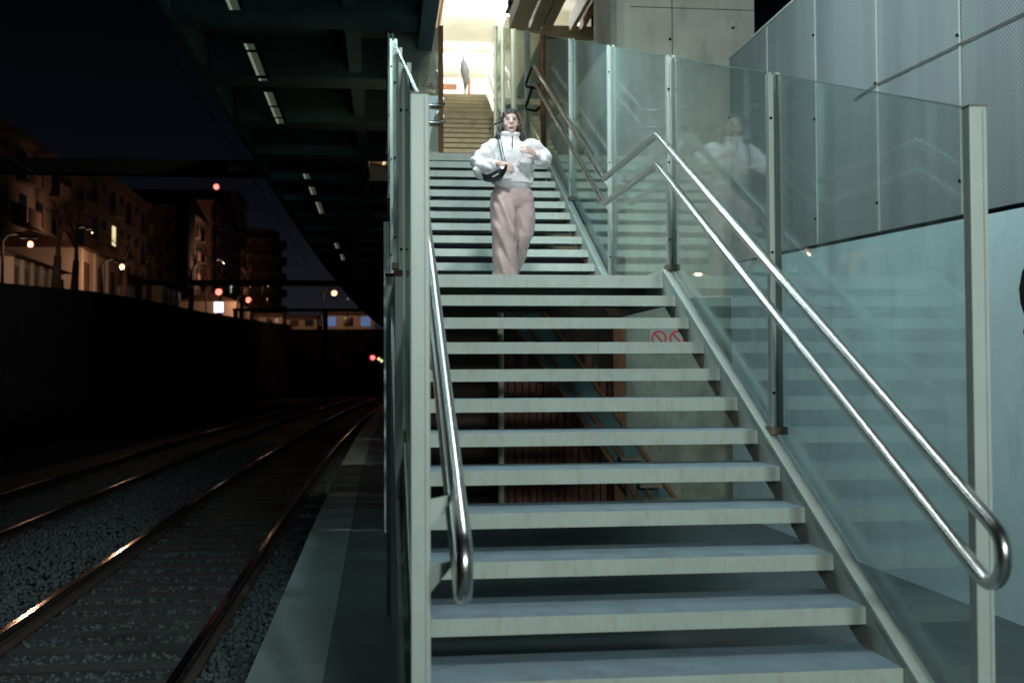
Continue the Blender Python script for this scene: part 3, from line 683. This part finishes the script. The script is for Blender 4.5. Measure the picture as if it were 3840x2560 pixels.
obj('arm', MB().tube([(4.40, 7.4, 5.46), (4.40, 7.4, 6.6), (1.6, 6.9, 6.75)], .035, 10), 'dark', t, sm=True)
obj('lamp_head', MB().box(1.30, 1.75, 6.75, 7.05, 6.62, 6.74), 'dark', t)
obj('lens', MB().box(1.33, 1.72, 6.78, 7.02, 6.606, 6.612), 'e_mid', t)
lamp('arm_light', 'AREA', (1.5, 6.9, 6.59), L_MID[0], L_MID[1], .36, (1.3, 10.6, 2.6), t, .22)

t = thing('arm_lamp', (2.0, 16.5, 9.0), 'warm bracket lamp above the foot of the stone flights', 'lamp')
obj('arm', MB().tube([(2.8, 16.6, 9.15), (1.7, 16.5, 9.15)], .03, 10), 'dark', t, sm=True)
obj('lamp_head', MB().box(1.5, 1.9, 16.35, 16.65, 8.98, 9.1), 'dark', t)
obj('lens', MB().box(1.53, 1.87, 16.38, 16.62, 8.966, 8.972), 'e_hall', t)
lamp('arm_light', 'AREA', (1.7, 16.5, 8.95), L_WARM[0], L_WARM[1], .3, (1.7, 23, 6.0), t, .2)

# ------------------------------------------------------------------ woman walking on the landing
def remesh(mb, name, voxel, sub=0, smooth_it=0, disp=None):
    me, c = mb.data(name+'_tmp'); o = bpy.data.objects.new('tmp', me); COL.objects.link(o)
    r = o.modifiers.new('r', 'REMESH'); r.mode = 'VOXEL'; r.voxel_size = voxel
    if smooth_it:
        s = o.modifiers.new('s', 'SMOOTH'); s.factor = .6; s.iterations = smooth_it
    dg = bpy.context.evaluated_depsgraph_get(); dg.update()
    out = bpy.data.meshes.new_from_object(o.evaluated_get(dg)); bpy.data.objects.remove(o)
    out.name = name; out.materials.clear(); smooth(out)
    if disp:
        co = np.empty(len(out.vertices)*3); out.vertices.foreach_get('co', co); co = co.reshape(-1, 3)
        nn = np.empty(len(out.vertices)*3); out.vertices.foreach_get('normal', nn); nn = nn.reshape(-1, 3)
        for k in range(len(co)): co[k] += nn[k]*disp(Vector(co[k])+c)
        out.vertices.foreach_set('co', co.ravel()); out.update()
    return out, c
def limb(mb, pts, seg=14):
    """pts: (centre, r or (rx, ry)) – rounded limb of elliptical rings"""
    P = [Vector(p[0]) for p in pts]; rings = []
    for k, p in enumerate(pts):
        t = (P[min(k+1, len(P)-1)]-P[max(k-1, 0)]).normalized()
        a = Vector((0, 1, 0)) if abs(t.y) < .85 else Vector((1, 0, 0))
        u = t.cross(a).normalized(); w = u.cross(t).normalized()
        rx, ry = p[1] if isinstance(p[1], tuple) else (p[1], p[1])
        if k == 0: rings.append((P[0]-t*min(rx, ry)*.45, u*rx*.55, w*ry*.55))
        rings.append((P[k], u*rx, w*ry))
        if k == len(pts)-1: rings.append((P[k]+t*min(rx, ry)*.45, u*rx*.55, w*ry*.55))
    mb.loft(rings, seg); return mb
def ell(mb, c, r, seg=16, rows=9, rot=0):
    rings = []; c = Vector(c)
    for k in range(1, rows):
        a = math.pi*k/rows; z = -math.cos(a); s = math.sin(a)
        rings.append((c+Vector((0, 0, z*r[2])), (r[0]*s, 0, 0), (0, r[1]*s, 0)))
    mb.loft(rings, seg)
PX, PY, PZ = 1.138, 9.92, Z1
def build_person():
    T = Vector((PX, PY, PZ))
    pe = thing('person', T, 'woman in white zip fleece and loose pink trousers walking down with a small black bag', 'person')
    # ---- body (one continuous surface). local x to image right, y away, z up
    b = MB(); hz = 1.475
    ell(b, (0, 0, hz), (.070, .088, .098), 20, 12)                        # skull
    ell(b, (0, -.022, hz-.052), (.054, .062, .062), 18, 10)               # jaw
    ell(b, (0, -.070, hz-.098), (.022, .018, .016), 10, 6)                # chin
    limb(b, [((0, -.082, hz+.005), (.010, .012)), ((0, -.098, hz-.030), (.014, .015))], 10)   # nose
    for s in (-1, 1):
        ell(b, (s*.038, -.058, hz-.036), (.020, .016, .020), 10, 6)        # cheek
        ell(b, (s*.072, .012, hz-.012), (.010, .020, .030), 10, 6)        # ear
        ell(b, (s*.028, -.074, hz+.024), (.024, .009, .007), 8, 5)        # brow
    ell(b, (0, -.084, hz-.066), (.024, .012, .011), 10, 6)
    limb(b, [((0, .01, 1.28), .062), ((0, .005, 1.36), .052), ((0, .0, 1.42), .052)])
    limb(b, [((.01, .01, .86), (.15, .10)), ((.01, .0, 1.02), (.115, .09)), ((.005, 0, 1.18), (.14, .10)), ((0, .01, 1.27), (.13, .075)), ((0, .01, 1.315), (.07, .06))])
    # arms
    SA = [((-.15, .0, 1.26), .052), ((-.235, .02, 1.14), .045), ((-.285, -.0, 1.045), .040), ((-.20, -.15, 1.05), .034), ((-.125, -.235, 1.065), .026)]
    SB = [((.16, .0, 1.26), .052), ((.24, .05, 1.19), .045), ((.305, .06, 1.145), .040), ((.25, -.09, 1.16), .034), ((.175, -.205, 1.165), .026)]
    limb(b, SA); limb(b, SB)
    # legs, front foot = image left, rear leg trailing on the step behind
    limb(b, [((-.075, .0, .86), .085), ((-.07, -.03, .66), .07), ((-.055, -.05, .47), .052), ((-.05, -.02, .26), .046), ((-.045, .0, .09), .034)])
    limb(b, [((.095, .02, .86), .085), ((.115, .03, .66), .07), ((.115, .04, .50), .052), ((.065, .20, .34), .046), ((.03, .33, .20), .034)])
    limb(b, [((-.045, .03, .045), (.034, .035)), ((-.047, -.09, .035), (.042, .025)), ((-.048, -.16, .025), (.036, .018))])
    limb(b, [((.03, .36, .17), (.034, .035)), ((.03, .34, .08), (.042, .025)), ((.03, .30, .03), (.034, .018))])
    # hands
    def hand(w, fw, nrm, side, curl=1.0):
        w, fw, nrm = Vector(w), Vector(fw).normalized(), Vector(nrm).normalized(); sd = fw.cross(nrm)*side
        b.loft([(w, sd*.024, nrm*.016), (w+fw*.03, sd*.036, nrm*.015), (w+fw*.075, sd*.038, nrm*.013), (w+fw*.085, sd*.034, nrm*.010)], 12)
        for k, ln in enumerate((.062, .072, .068, .054)):
            o_ = w+fw*.078+sd*(-.029+.0193*k); d = fw.copy(); P = [(o_-fw*.02, .0088)]; p = o_.copy()
            for q in range(3):
                P.append((tuple(p), .0086-.0008*q)); d = (d*math.cos(.5*curl)-nrm*math.sin(.5*curl)).normalized() if q else d; p = p+d*ln/2.4
            P.append((tuple(p), .0068)); limb(b, P, 8)
        p = w+fw*.025-sd*.03; limb(b, [(tuple(p), .012), (tuple(p+(-sd*.7+fw*.5-nrm*.3).normalized()*.032), .0105), (tuple(p+(-sd*.45+fw*.9-nrm*.6).normalized()*.058), .0085)], 8)
    hand((-.135, -.225, 1.07), (.86, -.25, -.36), (.1, -1, .15), -1, .95)
    hand((.185, -.20, 1.165), (-.55, -.45, .15), (.4, -.8, .35), 1, 1.5)
    me, c = remesh(b, 'body', .0050, smooth_it=2)
    for k in ('skin', 'lip', 'eye', 'shoe'): me.materials.append(M[k])
    for p in me.polygons:
        q = p.center+c
        x, y, z = q
        if y < -.04 and (z-hz) > -.2:
            for s in (-1, 1):
                if ((x-s*.0285)/.0185)**2+((z-(hz+.003))/.0085)**2 < 1: p.material_index = 2
                if ((x-s*.029)/.022)**2+((z-(hz+.024))/.0042)**2 < 1: p.material_index = 2
            if (x/.024)**2+((z-(hz-.066))/.0095)**2 < 1: p.material_index = 1
        if z < .075: p.material_index = 3
    put('body', me, T+c, None, pe)
    # ---- sweater
    s = MB()
    limb(s, [((.012, .0, .895), (.158, .118)), ((.014, -.005, .925), (.185, .135)), ((.012, -.012, 1.02), (.185, .145)), ((.008, -.01, 1.14), (.182, .14)), ((.004, .0, 1.235), (.165, .115)), ((0, .008, 1.30), (.105, .085)), ((0, .006, 1.345), (.078, .072))], 24)
    limb(s, [((-.12, .0, 1.255), .082), ((-.20, .0, 1.19), .088), ((-.262, -.005, 1.095), .092), ((-.255, -.075, 1.045), .090), ((-.195, -.155, 1.04), .075), ((-.155, -.20, 1.06), .052), ((-.138, -.222, 1.068), .036)], 20)
    limb(s, [((.13, .0, 1.255), .080), ((.205, .02, 1.23), .085), ((.275, .03, 1.18), .086), ((.275, -.05, 1.135), .082), ((.235, -.13, 1.145), .066), ((.205, -.175, 1.16), .046), ((.192, -.195, 1.165), .036)], 20)
    # collar / folded hood
    for a in range(0, 360, 15):
        r_ = R(a); x, y = .072*math.sin(r_), -.066*math.cos(r_)
        if abs(a-0) < 10 or a > 350: continue
        r2 = R(a+15)
        limb(s, [((x, y+.004, 1.352+.012*abs(math.sin(r_/2))), .018), ((.072*math.sin(r2), -.066*math.cos(r2)+.004, 1.352+.012*abs(math.sin(r2/2))), .018)], 8)
    limb(s, [((-.09, .085, 1.33), .045), ((0, .11, 1.345), .055), ((.09, .085, 1.33), .045)], 10)
    def dsp(p):
        w = noise.noise(p*7)*.013+noise.noise(p*17+Vector((3, 1, 2)))*.006+noise.noise(p*40)*.0012
        if abs(p.x) > .18: w += .006*math.sin((p.z*1.3+p.x*.9)*45+4*noise.noise(p*8))
        if p.z < .925: w -= .010
        return w
    me, c = remesh(s, 'sweater', .0075, smooth_it=3, disp=dsp); me.materials.append(M['sweater'])
    sw = put('sweater', me, T+c, None, pe)
    obj('zip', MB().box(PX-.003, PX+.003, PY-.160, PY-.135, PZ+1.22, PZ+1.32), 'shoe', sw)
    # ---- trousers
    t = MB()
    limb(t, [((.012, .0, .925), (.150, .115)), ((.014, .01, .86), (.178, .118)), ((.016, .015, .80), (.188, .112)), ((.016, .02, .74), (.18, .09))], 24)
    limb(t, [((-.080, -.02, .84), (.092, .110)), ((-.080, -.06, .68), (.108, .112)), ((-.070, -.08, .50), (.108, .11)), ((-.060, -.045, .34), (.108, .11)), ((-.052, -.02, .18), (.108, .115)), ((-.048, -.0, .07), (.112, .12))], 20)
    limb(t, [((.100, .03, .84), (.098, .10)), ((.115, .05, .66), (.105, .105)), ((.115, .08, .52), (.095, .105)), ((.085, .16, .40), (.090, .11)), ((.05, .27, .27), (.085, .11)), ((.03, .33, .20), (.085, .105))], 20)
    def dsp2(p):
        w = .012*noise.noise(Vector((p.x*12, p.y*8, p.z*3.5)))+.003*noise.noise(Vector((p.x*26+p.z*9, p.y*18, p.z*9)))
        w += .003*math.sin(p.x*50+p.z*26+5*noise.noise(p*4))
        if p.y < .06:
            for (x0, z0, k_, za, zb_, am) in ((-.135, .86, .34, .42, .86, .030), (-.165, .64, .38, .20, .60, .026), (-.03, .88, .16, .55, .84, .016), (-.13, .38, .28, .08, .36, .024), (-.17, .80, .30, .50, .78, .016)):
                if za < p.z < zb_:
                    d_ = p.x-(x0+(z0-p.z)*k_); w += am*math.exp(-(d_/.024)**2)*min(1, (p.z-za)*14, (zb_-p.z)*14)
        if p.z > .90: w += .004*math.sin(math.atan2(p.x, p.y)*34)
        return w
    me, c = remesh(t, 'trousers', .0085, smooth_it=3, disp=dsp2); me.materials.append(M['pants'])
    put('trousers', me, T+c, None, pe)
    # ---- hair
    h = MB()
    ell(h, (0, .012, hz+.016), (.079, .108, .097), 22, 14)
    limb(h, [((0, .085, hz), (.07, .04)), ((0, .10, hz-.08), (.075, .04)), ((0, .085, hz-.16), (.085, .035))], 14)
    for sx in (-1, 1):
        limb(h, [((sx*.054, .03, hz+.03), .030), ((sx*.070, .035, hz-.03), .026), ((sx*.086, .04, hz-.09), .032), ((sx*.104, .035, hz-.13), .030), ((sx*.112, .01, hz-.175), .014)], 10)
    me, c = remesh(h, 'hair', .006, smooth_it=1, disp=lambda p: .004*math.sin(p.x*230+p.z*30)+.003*noise.noise(p*40))
    # open the hair over the face: drop faces in front of the hairline
    bm = bmesh.new(); bm.from_mesh(me); bm.verts.ensure_lookup_table()
    kill = [v for v in bm.verts if (lambda p: p.y < -.022 and p.z < hz+.060-max(0, abs(p.x)-.030)*1.3 and abs(p.x) < .068)(v.co+c)]
    bmesh.ops.delete(bm, geom=kill, context='VERTS'); bm.to_mesh(me); bm.free(); smooth(me)
    me.materials.append(M['hair']); hr = put('hair', me, T+c, None, pe)
    for q, pts in enumerate(([(-.055, .0, 1.50), (-.085, -.02, 1.475), (-.12, -.03, 1.455), (-.150, -.035, 1.435), (-.175, -.035, 1.425), (-.185, -.035, 1.40), (-.180, -.035, 1.375)],
                [(-.06, .0, 1.485), (-.10, -.015, 1.45), (-.135, -.02, 1.440), (-.165, -.02, 1.415)],
                [(-.05, .0, 1.53), (-.085, -.01, 1.50), (-.11, -.02, 1.49), (-.13, -.02, 1.47)], [(.055, -.02, 1.50), (.078, -.03, 1.45), (.090, -.05, 1.40), (.085, -.06, 1.36)], [(-.058, -.03, 1.49), (-.074, -.05, 1.43), (-.082, -.06, 1.38), (-.09, -.07, 1.34)],)):
        P = [Vector(p)+T for p in pts]; D_ = []
        for a, bb in zip(P, P[1:]):
            for k in range(4): D_.append(a.lerp(bb, k/4))
        D_.append(P[-1]); n = len(D_)
        obj('hair_strand', MB().tube(D_, [(.0085 if q == 0 else .004)*(1-.6*k/n)*(1+.28*math.sin(k*2.1)) for k in range(n)], 8), 'hair', hr, sm=True)
    # ---- bag held in the hand, its strap over the shoulder
    bg_ = thing('handbag', T+Vector((-.16, -.24, 1.0)), 'small black crescent handbag held at the hip by the woman', 'handbag')
    m_ = MB()
    pts = [((-.265, -.245, .975), (.012, .018)), ((-.235, -.25, .945), (.038, .030)), ((-.185, -.255, .945), (.052, .036)), ((-.13, -.26, .975), (.050, .034)), ((-.085, -.262, 1.02), (.032, .026)), ((-.065, -.262, 1.05), (.012, .014))]
    limb(m_, pts, 18); me, c = remesh(m_, 'bag_body', .006, smooth_it=3); me.materials.append(M['bag']); put('bag_body', me, T+c, None, bg_)
    sp_ = [(-.128, .06, 1.345), (-.125, .0, 1.352), (-.12, -.07, 1.325), (-.113, -.13, 1.25), (-.105, -.165, 1.18), (-.095, -.20, 1.11), (-.085, -.245, 1.06)]
    sm_ = MB(); sv = [Vector(p)+T for p in sp_]
    sm_.tube(sv, .006, 8); obj('strap', sm_, 'bag', bg_, sm=True)
    sv2 = [Vector(p)+T+Vector((.022, -.004, 0)) for p in sp_[2:]]; obj('strap', MB().tube(sv2, .0035, 8), 'bag', bg_, sm=True)
    obj('clasp', MB().tube([T+Vector((-.105, -.30, 1.02)), T+Vector((-.105, -.296, 1.02))], .012, 10), 'steel', bg_)
build_person()

# ------------------------------------------------------------------ town across the tracks
def building(x0, depth, Y0, Y1, zt, floors, bays, m, label, balc=True, lit=(), roof=True):
    """facade in the plane x = x0 facing +x (the tracks), running from Y0 to Y1"""
    zb = emb_z((Y0+Y1)/2)-.3
    b = thing('apartment_building', (x0-depth/2, (Y0+Y1)/2, zb), label, 'building')
    obj('wall', MB().box(x0-depth, x0, Y0, Y1, zb, zt), m, b)
    if roof:
        obj('cornice', MB().box(x0-depth-.2, x0+.45, Y0-.1, Y1+.1, zt+.003, zt+.4), m, b)
    fh = (zt-zb)/floors; bw = (Y1-Y0)/bays
    wm, wc = MB().box(0, .05, -bw*.2, bw*.2, -fh*.30, fh*.30).data('window'); wm.materials.append(M['winglass'])
    sm_, sc_ = MB().box(0, .16, -bw*.25, bw*.25, -.09, .09).data('window_sill'); sm_.materials.append(M[m])
    bm_, bc_ = MB().box(0, .8, -bw*.36, bw*.36, -.09, .09).data('balcony'); bm_.materials.append(M[m])
    rm_, rc_ = MB().box(.72, .78, -bw*.36, bw*.36, .09, 1.0).data('balcony_rail'); rm_.materials.append(M['facade3'])
    for f in range(floors):
        for k in range(bays):
            y = Y0+bw*(k+.5); z = zb+fh*(f+.52)
            def add(nm, me, c, loc, par=b):
                o = bpy.data.objects.new(nm, me); COL.objects.link(o); o.parent = par; o.location = Vector(loc)+c-wloc(par); return o
            w = add('window', wm, wc, (x0+.003, y, z))
            if (f, k) in lit:
                m2, c2 = MB().box(0, .03, -bw*.19, bw*.19, -fh*.28, fh*.28).data('pane'); m2.materials.append(M[lit[(f, k)]]); add('pane', m2, c2, (x0+.056, y, z), w)
            add('window_sill', sm_, sc_, (x0+.003, y, z-fh*.36), w)
            if balc and f and (k+f*0) % 2 == 0:
                q = add('balcony', bm_, bc_, (x0+.003, y, z-fh*.44)); add('balcony_rail', rm_, rc_, (x0+.003, y, z-fh*.44), q)
    return b
building(-22, 12, 52, 91, 16.2, 4, 11, 'facade', 'wide dim apartment block farthest left above the embankment', lit={})
building(-22, 12, 92, 114, 17.6, 4, 7, 'facade2', 'dim apartment block right of the widest one, roofline falling to the right', lit={(2, 2): 'e_win'})
building(-24, 12, 116, 133, 16.6, 4, 5, 'facade', 'low shadowed apartment block in the middle of the street row')
building(-24, 10, 134, 149, 20.6, 5, 4, 'facade3', 'narrow reddish apartment block right of the low shadowed one')
building(-23.5, 10, 150, 163, 21.9, 5, 4, 'facade2', 'narrow tan apartment block below the red beacon', balc=True)
building(-23, 11, 164, 212, 25.6, 6, 12, 'facade3', 'long reddish apartment block with continuous balconies near the corner block', lit={(2, 5): 'e_winwhite'})
building(-23.6, 8, 196, 214, 32.0, 8, 4, 'facade2', 'tall slim apartment tower rising behind the long reddish block', balc=False)
# rounded corner building with ring balconies
rb = thing('apartment_building', (-24, 226, 8), 'rounded corner apartment block with curved balconies and lit windows', 'building')
n = 20
def arc(r, z0, z1):
    poly = [(-31+r*math.cos(R(-90+200*k/n)), 236+r*math.sin(R(-100+200*k/n))) for k in range(n+1)]
    return MB().prism(poly+[(-45, 250), (-45, 222)], 2, z0, z1)
obj('wall', arc(11.5, 7, 30), 'facade3', rb)
for f in range(6):
    obj('balcony', arc(13.0, 11+3.2*f, 12.1+3.2*f), 'facade2', rb)
for k in range(0, n, 2):
    for f in range(5):
        a = R(-95+200*k/n); cx, cy = -31+11.52*math.cos(a), 236+11.52*math.sin(a)
        obj('window', MB().box(cx-.3, cx+.3, cy-.3, cy+.3, 12.6+3.2*f, 14.0+3.2*f), 'e_win' if (f == 1 and k in (2,)) else ('e_winwhite' if f == 1 and k in (0,) else 'winglass'), rb)
# dark tower with beacon
tb = thing('dark_tower', (-24.5, 135, 6), 'dark roof tower carrying the red beacon above the street row', 'tower')
obj('wall', MB().box(-29, -22.9, 140, 149.5, 7, 23.6), 'dark', tb)
obj('beacon_mast', MB().tube([(-17.5+.0, 128, 7), (-17.5, 128, 21.4)], .12, 8), 'dark', tb)
def sphere(name, c, r, m, parent=None, seg=12):
    mb = MB(); ell(mb, c, (r, r, r), seg, 8); return obj(name, mb, m, parent, sm=True)
sphere('beacon', (-17.4, 128, 22.1), .30, 'e_pinkred', tb)
# low pale houses by the street lamps
def lowhouse(x0, Y0, Y1, h, lb, bays, depth=5):
    zb = emb_z((Y0+Y1)/2)-.2; t = thing('low_house', (x0-depth/2, (Y0+Y1)/2, zb), lb, 'house')
    obj('wall', MB().box(x0-depth, x0, Y0, Y1, zb, zb+h), 'lowhouse', t)
    obj('roof', MB().prism([(x0-depth-.3, zb+h+.003), (x0+.4, zb+h+.003), (x0-depth/2, zb+h+.9)], 1, Y0-.2, Y1+.2), 'facade3', t)
    bw = (Y1-Y0)/bays
    for k in range(bays):
        y = Y0+bw*(k+.5); d = obj('door', MB().box(x0+.003, x0+.06, y-bw*.18, y+bw*.18, zb+.2, zb+h*.78), 'facade3', t)
        obj('pilaster', MB().box(x0+.003, x0+.14, y-bw*.5, y-bw*.40, zb, zb+h-.01), 'lowhouse', t)
lowhouse(-15.2, 38, 47.5, 2.0, 'low pale house lit pink by the leftmost street lamp', 5)
lowhouse(-15.0, 49.5, 58, 1.5, 'lower pale outbuilding with pilasters right of the pink lit house', 6, 4)
lowhouse(-15.6, 63, 72, 3.0, 'small pale gabled house behind the second street lamp', 3)
lowhouse(-15.2, 84, 92, 2.2, 'pale house partly hidden by branches left of the blue white sign', 4)
struct('cross_embankment', MB().box(-17, 60, 126, 180, -.7, 6.6), 'blackwall')
def shed(x0, x1, Y, z0, h, lb, blues=()):
    t = thing('low_shed', ((x0+x1)/2, Y+1.5, z0), lb, 'shed')
    obj('wall', MB().box(x0, x1, Y, Y+3, z0, z0+h), 'lowhouse', t)
    obj('roof', MB().prism([(Y-.5, z0+h+.003), (Y+3.3, z0+h+.003), (Y+3.3, z0+h+.45), (Y-.5, z0+h+.18)], 0, x0-.2, x1+.2), 'facade3', t)
    n = max(2, int((x1-x0)/1.5)); w = (x1-x0)/n
    for k in range(n):
        x = x0+w*(k+.5)
        obj('window', MB().box(x-w*.28, x+w*.28, Y-.06, Y-.003, z0+.35, z0+h*.8), 'e_blue' if k in blues else ('winglass' if k % 2 else 'facade3'), t)
shed(-14.5, -10.2, 126.6, 6.603, 1.5, 'leftmost low shed in the lit row under the far portal')
shed(-9.8, -6.6, 127, 6.603, 1.3, 'short low shed in the lit row left of the lone street lamp')
shed(-6.0, -.4, 126.6, 6.603, 1.7, 'low shed with blue windows in the lit row near the viaduct edge', (0, 2))
for x, y, lb in ((-11.5, 123, 'warm wall lamp over the leftmost low shed'), (-3.2, 123, 'warm wall lamp over the shed with blue windows')):
    t = thing('yard_lamp', (x, y, 6.4), lb, 'lamp')
    obj('pole', MB().tube([(x, y, -.7), (x, y, 9.6)], .05, 6), 'dark', t)
    obj('bulb', MB().tube([(x, y, 9.62), (x, y, 9.66)], .05, 8), 'e_win', t); lamp('yard_light', 'POINT', (x, y, 9.55), L_STREET[0], 260, .1, parent=t)
lowhouse(-13.5, 112, 126, 2.0, 'long low lit shed under the far portal', 7)
# blue white sign
t = thing('lit_sign', (-12.7, 95, 6.3), 'glowing blue white sign at the embankment edge', 'sign')
obj('face', MB().box(-13.05, -12.35, 94.9, 95.0, 6.75, 7.55), 'e_shop', t); obj('post', MB().box(-12.75, -12.65, 94.9, 95.0, 6.0, 6.748), 'dark', t)
# street lamps, and lamps added to light the facades
def street_or_added_lamp(x, y, z, lb, m='e_street', light=True, r=.16, power=1.):
    zb = emb_z(y)-.1 if x < -10 else -.7
    t = thing('street_or_added_lamp', (x-1.0, y, zb), lb, 'street lamp', 'street lamps and added lamps across the tracks')
    obj('pole', MB().tube([(x-1.0, y, zb), (x-1.0, y, z+.1), (x-.8, y, z+.35), (x-.3, y, z+.4)], .06, 8), 'dark', t, sm=True)
    obj('lamp_head', MB().box(x-.35, x+.2, y-.12, y+.12, z+.2, z+.32), 'dark', t)
    sphere('bulb', (x, y, z), r, m, t)
    if light and y in (45, 62): lamp('street_light', 'POINT', (x, y, z-r-.1), L_STREET[0], L_STREET[1]*power*.7, .10, parent=t)
    elif light: lamp('street_light', 'SPOT', (x, y, z-r-.1), L_STREET[0], L_STREET[1]*power, .15, (x-8, y+3, z+.2), t, spot=R(172))
street_or_added_lamp(-12.9, 45, 6.62, 'leftmost glowing street lamp above the pink lit house', r=.10, power=2.2)
street_or_added_lamp(-13.2, 62, 7.35, 'second glowing street lamp from the left beside the gabled house', r=.13, power=2.8)
street_or_added_lamp(-12.7, 95, 8.39, 'reddish street lamp directly above the blue white sign', 'e_pinkred', r=.26, power=1.7)
street_or_added_lamp(-12.0, 110, 8.73, 'reddish street lamp just right of the blue white sign', 'e_pinkred', r=.24, power=2.4)
street_or_added_lamp(-4.1, 110, 9.37, 'lone street lamp right of the town beside the viaduct edge', r=.26, power=2.2)
street_or_added_lamp(-19.5, 150, 16.0, 'added lamp brightening the buildings of the row', 'e_win', r=.06, power=14)  # extra lamp with a tiny bulb, added to light the row of facades
street_or_added_lamp(-18.5, 78, 11.0, 'added lamp brightening the widest apartment block', 'e_win', r=.04, power=3)  # extra lamp, added to light the wide facade
street_or_added_lamp(-19.0, 205, 17.0, 'added lamp brightening the rounded corner block', 'e_win', r=.04, power=5)  # extra lamp, added to light the corner block
# rail signals far down the line
for x, y, z, m, r, lb in ((-.56, 118, 3.42, 'e_red', .22, 'small red rail signal far down the line, lowest left one'), (1.15, 118, 4.2, 'e_red', .15, 'small red rail signal far down the line, highest one'),
                          (.05, 118, 3.3, 'e_tail', .15, 'small yellow green rail signal between the red ones'), (.32, 118, 3.1, 'e_tail', .15, 'second small yellow green rail signal'), (.95, 118, 2.95, 'e_tailw', .30, 'small white rail signal beside the staircase edge')):
    t = thing('rail_signal', (x, y+.2, -.6), lb, 'rail signal', 'rail signals far down the line')
    obj('post', MB().box(x-.08, x+.08, y+.2, y+.35, -.6, z+.3), 'dark', t); sphere('lens', (x, y, z), r, m, t)
# bare trees
def tree(x, y, h, seed, lb):
    r_ = random.Random(seed); zb = emb_z(y)-.1
    t = thing('bare_tree', (x, y, zb), lb, 'tree', 'bare trees along the street')
    mb = MB(); 
    def br(p, d, L_, r, dep):
        q = p+d*L_*.5+Vector((r_.uniform(-1, 1), r_.uniform(-1, 1), 0))*L_*.06; e_ = p+d*L_
        mb.tube([p, q, e_], [r, r*.8, r*.6], 5, cap=True)
        if dep == 0: return
        for _ in range(3 if dep > 1 else 4):
            nd = (d+Vector((r_.uniform(-1, 1), r_.uniform(-1, 1), r_.uniform(-.25, .8)))*.8).normalized()
            br(e_ if r_.random() < .6 else q, nd, L_*r_.uniform(.6, .8), r*.55, dep-1)
    tr = MB().tube([Vector((x, y, zb)), Vector((x+.1, y, zb+h*.35))], [.22, .15], 8); obj('trunk', tr, 'bark', t, sm=True)
    br(Vector((x+.1, y, zb+h*.34)), Vector((0, 0, 1)), h*.22, .12, 5)
    c_ = obj('crown', mb, 'bark', t)
for k, (x, y, h) in enumerate(((-13.6, 51, 4.8), (-14.6, 58, 5.5), (-14.2, 74, 5.5), (-13.5, 86, 6), (-13.2, 99, 6.5), (-12.2, 106, 6), (-12.6, 118, 6.5), (-14.0, 66, 4.5))):
    tree(x, y, h, k+11, ['bare tree right of the leftmost street lamp', 'tall bare tree just left of the second street lamp', 'bare tree beyond the gabled house', 'bare tree left of the blue white sign', 'bare tree right behind the blue white sign', 'bare tree between the two reddish street lamps', 'bare tree over the long low shed', 'small bare tree crossing the gabled house'][k])
